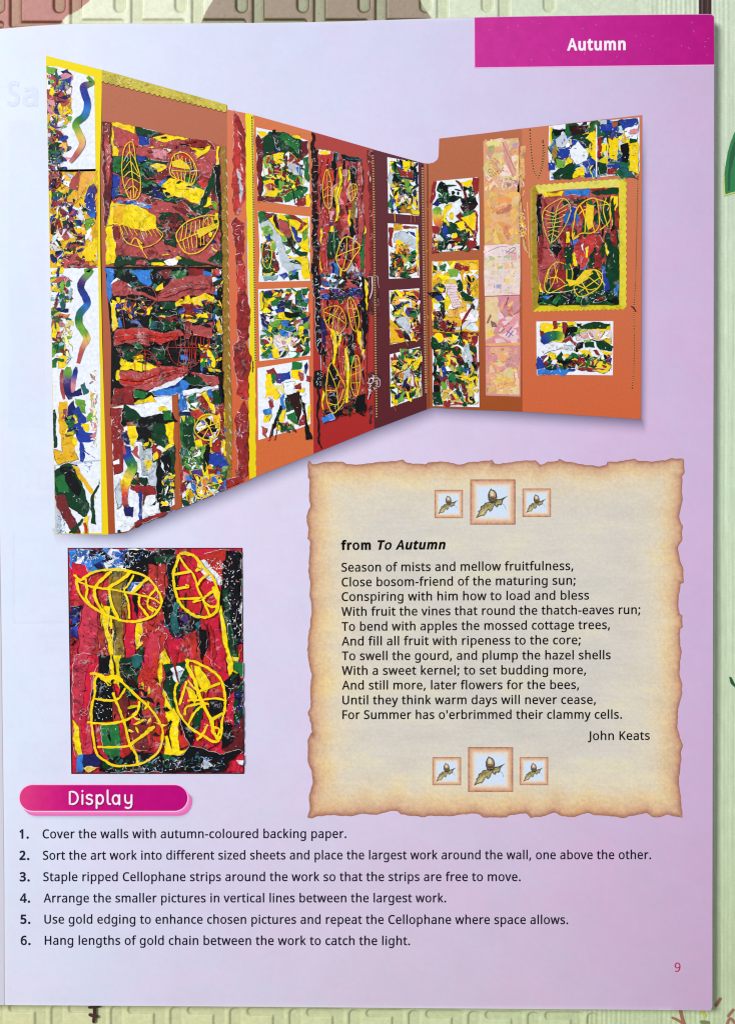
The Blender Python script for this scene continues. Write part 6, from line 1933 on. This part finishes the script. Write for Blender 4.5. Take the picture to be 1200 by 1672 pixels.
zB = art('framed_artwork', [(TJ, '''
q R 422 545 600 515 960 500 965 1120 432 1120
p Y 455 540 600 525 590 555 470 565
p L 600 520 780 512 770 560 610 550
p r 780 510 870 505 860 520 790 525
p g 780 530 955 505 950 545 820 555
p K 422 545 455 545 455 900 440 1000 430 900
p Y 905 560 955 555 955 760 930 750 905 780
p g 600 590 740 580 760 610 600 620
w 50 240 22 gRKGrgR 440 560 950 540 955 1110 440 1110
v 30 34 grgKGFgL 560 600 960 600 960 1110 560 1110
p g 840 590 900 560 900 770 850 740
p g 870 800 960 780 960 1115 880 1115
p r 905 790 940 770 950 890 920 880
p g 530 700 570 620 570 760 520 880
p K 500 900 580 870 560 960 530 930
p r 580 800 610 790 610 1000 580 1000
p Y 620 790 640 790 640 860 615 860
p B 645 630 680 630 660 720 620 780
p Q 700 840 800 810 810 880 720 1050 670 950 670 870
p W 710 880 735 870 730 920
p Y 655 930 680 920 690 1020 670 1010
p Y 750 900 765 890 760 960 745 960
p r 800 930 850 920 840 1020 800 1030
p Y 870 840 900 930 880 950
p g 600 900 660 880 650 1000 610 990
p K 660 1030 700 1010 700 1110 670 1110
p g 750 1000 800 950 790 1030 760 1030
p L 850 1010 870 1010 880 1118 860 1118
p R 440 900 500 900 560 1000 480 1120 440 1120
p r 440 820 470 820 460 1000 440 1000
k 70 30 5 WjEw 440 560 950 540 950 1110 440 1110
k 70 34 4 Kg 440 560 950 540 950 1110 500 1110'''), (TK, '''
q g 438 0 965 0 960 228 440 232
p R 440 0 520 0 470 150 440 130
p r 500 0 620 0 600 140 520 120
p Y 440 80 470 150 440 150
p K 660 0 700 0 700 80 670 70
p L 930 100 960 90 955 190 930 180
p B 850 0 880 0 900 140 870 150
p g 880 0 960 0 950 100 900 150
n 30 34 gKgGg 440 150 960 140 960 228 440 228
p r 810 175 870 180 880 200 820 195
p L 450 180 540 165 500 190
k 70 28 4 KGTW 440 130 955 130 955 225 445 225
k 24 14 4 jW 640 130 950 130 940 190 650 190''')], 92, 'red and green leaf collage inside the gold frame', lift=6e-5)
yl('leaf_outline', TJ, '''
S U 8 510 860 480 790 462 700 480 640 550 590 600 575 640 610 640 680 600 770 550 840 515 865
S U 7 595 580 560 630 545 720 520 860
f U 7 7 480 650 500 820 545 670 535 800
f U 7 7 630 610 560 830 550 660 530 810
c Y 10 690 640 740 590 810 575 830 660 830 760 780 800 720 800 660 830 670 720
S Y 9 710 620 740 700 740 790
S Y 9 750 600 780 700 800 780
S Y 9 700 680 730 650 780 640
p Y 750 610 800 620 790 760 760 780 740 700
S Y 9 820 580 880 600 905 640 900 720 840 780
S Y 8 880 570 860 650 890 760
S Y 8 830 620 900 610
S Y 9 700 820 660 840 670 800
S Y 8 600 1000 560 990 510 1030 490 1118
S Y 8 640 1000 660 1060 650 1118
S Y 8 540 1000 560 1118
S Y 16 740 1060 790 1060 720 1100
S Y 8 740 1050 800 1040 840 1080''', 49, zB)
yl('leaf_outline', TK, '''
S Y 9 500 0 475 100 500 150 560 130 620 100 690 90
S Y 8 490 60 560 50 610 90
S Y 8 560 0 530 90 500 140
S Y 9 620 0 620 70
p Y 620 60 680 70 740 0 780 0 760 60 700 90 640 110
c Y 9 670 110 720 80 790 0 850 30 840 100 780 150 710 175 680 150
S Y 8 690 100 770 130 810 120
S Y 8 720 80 760 150
S Y 8 770 50 830 100
S Y 8 700 150 780 90 840 50
S l 5 500 150 600 145 690 125
S Y 8 810 0 830 40 870 100''', 50, zB)
art('wide_artwork', [(TK, '''
q W 422 338 925 335 922 690 425 685
h 20 44 YgYre 450 350 910 350 910 480 450 470
h 22 40 YgrgB 450 560 910 570 910 670 450 670
p Y 450 350 530 345 590 380 600 460 540 430 490 420 455 400
p r 535 335 560 335 560 390 530 390
p r 590 345 620 350 640 420 590 440 600 390
p K 620 380 690 370 680 400 640 420 600 440
p g 690 360 800 345 890 350 880 385 720 390
p K 690 345 720 345 710 370 690 370
p Y 620 345 680 340 680 360 640 370
p Y 700 395 890 385 870 400 700 410
r 56 B,B,T,G,e,Y 460 480 500 440 560 430 600 450
p j 680 430 760 400 910 395 920 440 830 460 690 460
p Y 800 430 850 440 830 455 800 455
p r 580 480 640 430 720 510 680 500 640 460 600 490
p W 470 490 560 470 660 490 680 520 560 520 470 550
p w 600 490 660 490 660 520 600 520
p K 690 480 730 470 730 510 680 540 670 520
p g 735 475 800 475 800 510 740 510
p g 820 465 860 465 925 500 920 530 840 520 812 500
p Y 830 520 920 540 900 565 850 540
p Y 700 520 760 530 800 570 740 575
p r 790 530 810 520 840 560 810 550
p G 620 570 660 540 690 560 620 580
p g 550 580 590 535 620 580 590 600
p Y 500 550 550 550 550 600 510 580
p r 470 570 490 560 500 610 470 610
p r 620 600 700 570 760 580 700 620 610 640
p B 430 560 470 590 470 690 425 685
p L 430 650 600 640 640 660 600 688 430 686
p g 470 630 550 625 560 650 480 655
p Y 720 620 760 580 890 610 910 640 860 680 800 660
p r 680 640 860 640 880 650 720 660
p B 870 570 915 580 910 610 880 600
n 34 18 YrgKGW 470 550 900 560 900 640 480 650
n 14 18 pjoW 690 410 910 400 910 450 700 450
k 60 24 4 WWK 430 345 915 345 915 680 430 680
k 30 30 4 XjW 470 480 670 480 670 530 470 540'''), ], 93, 'wide low collage with yellow, green and red bands under the gold frame')
yl('leaf_outline', TK, '''
S Y 6 690 640 760 590 830 580 900 610
S Y 6 720 640 800 610 910 625
S Y 6 740 600 830 650
S Y 6 790 585 850 640''', 55, W0 + 1.6e-4)
A = Art(W0 + 3e-5, seed=2)                                   # long streak beside the frame
A.raw([(866, 305), (873, 302), (874, 440), (869, 508), (866, 420)], lin((186, 160, 70))); A.strip([(871, 330), (872, 400)], 1.2, lin((238, 226, 150))); A.strip([(861, 330), (864, 420)], 1.0, lin((238, 206, 130))); A.build('gold_edging', wall, M_ART)
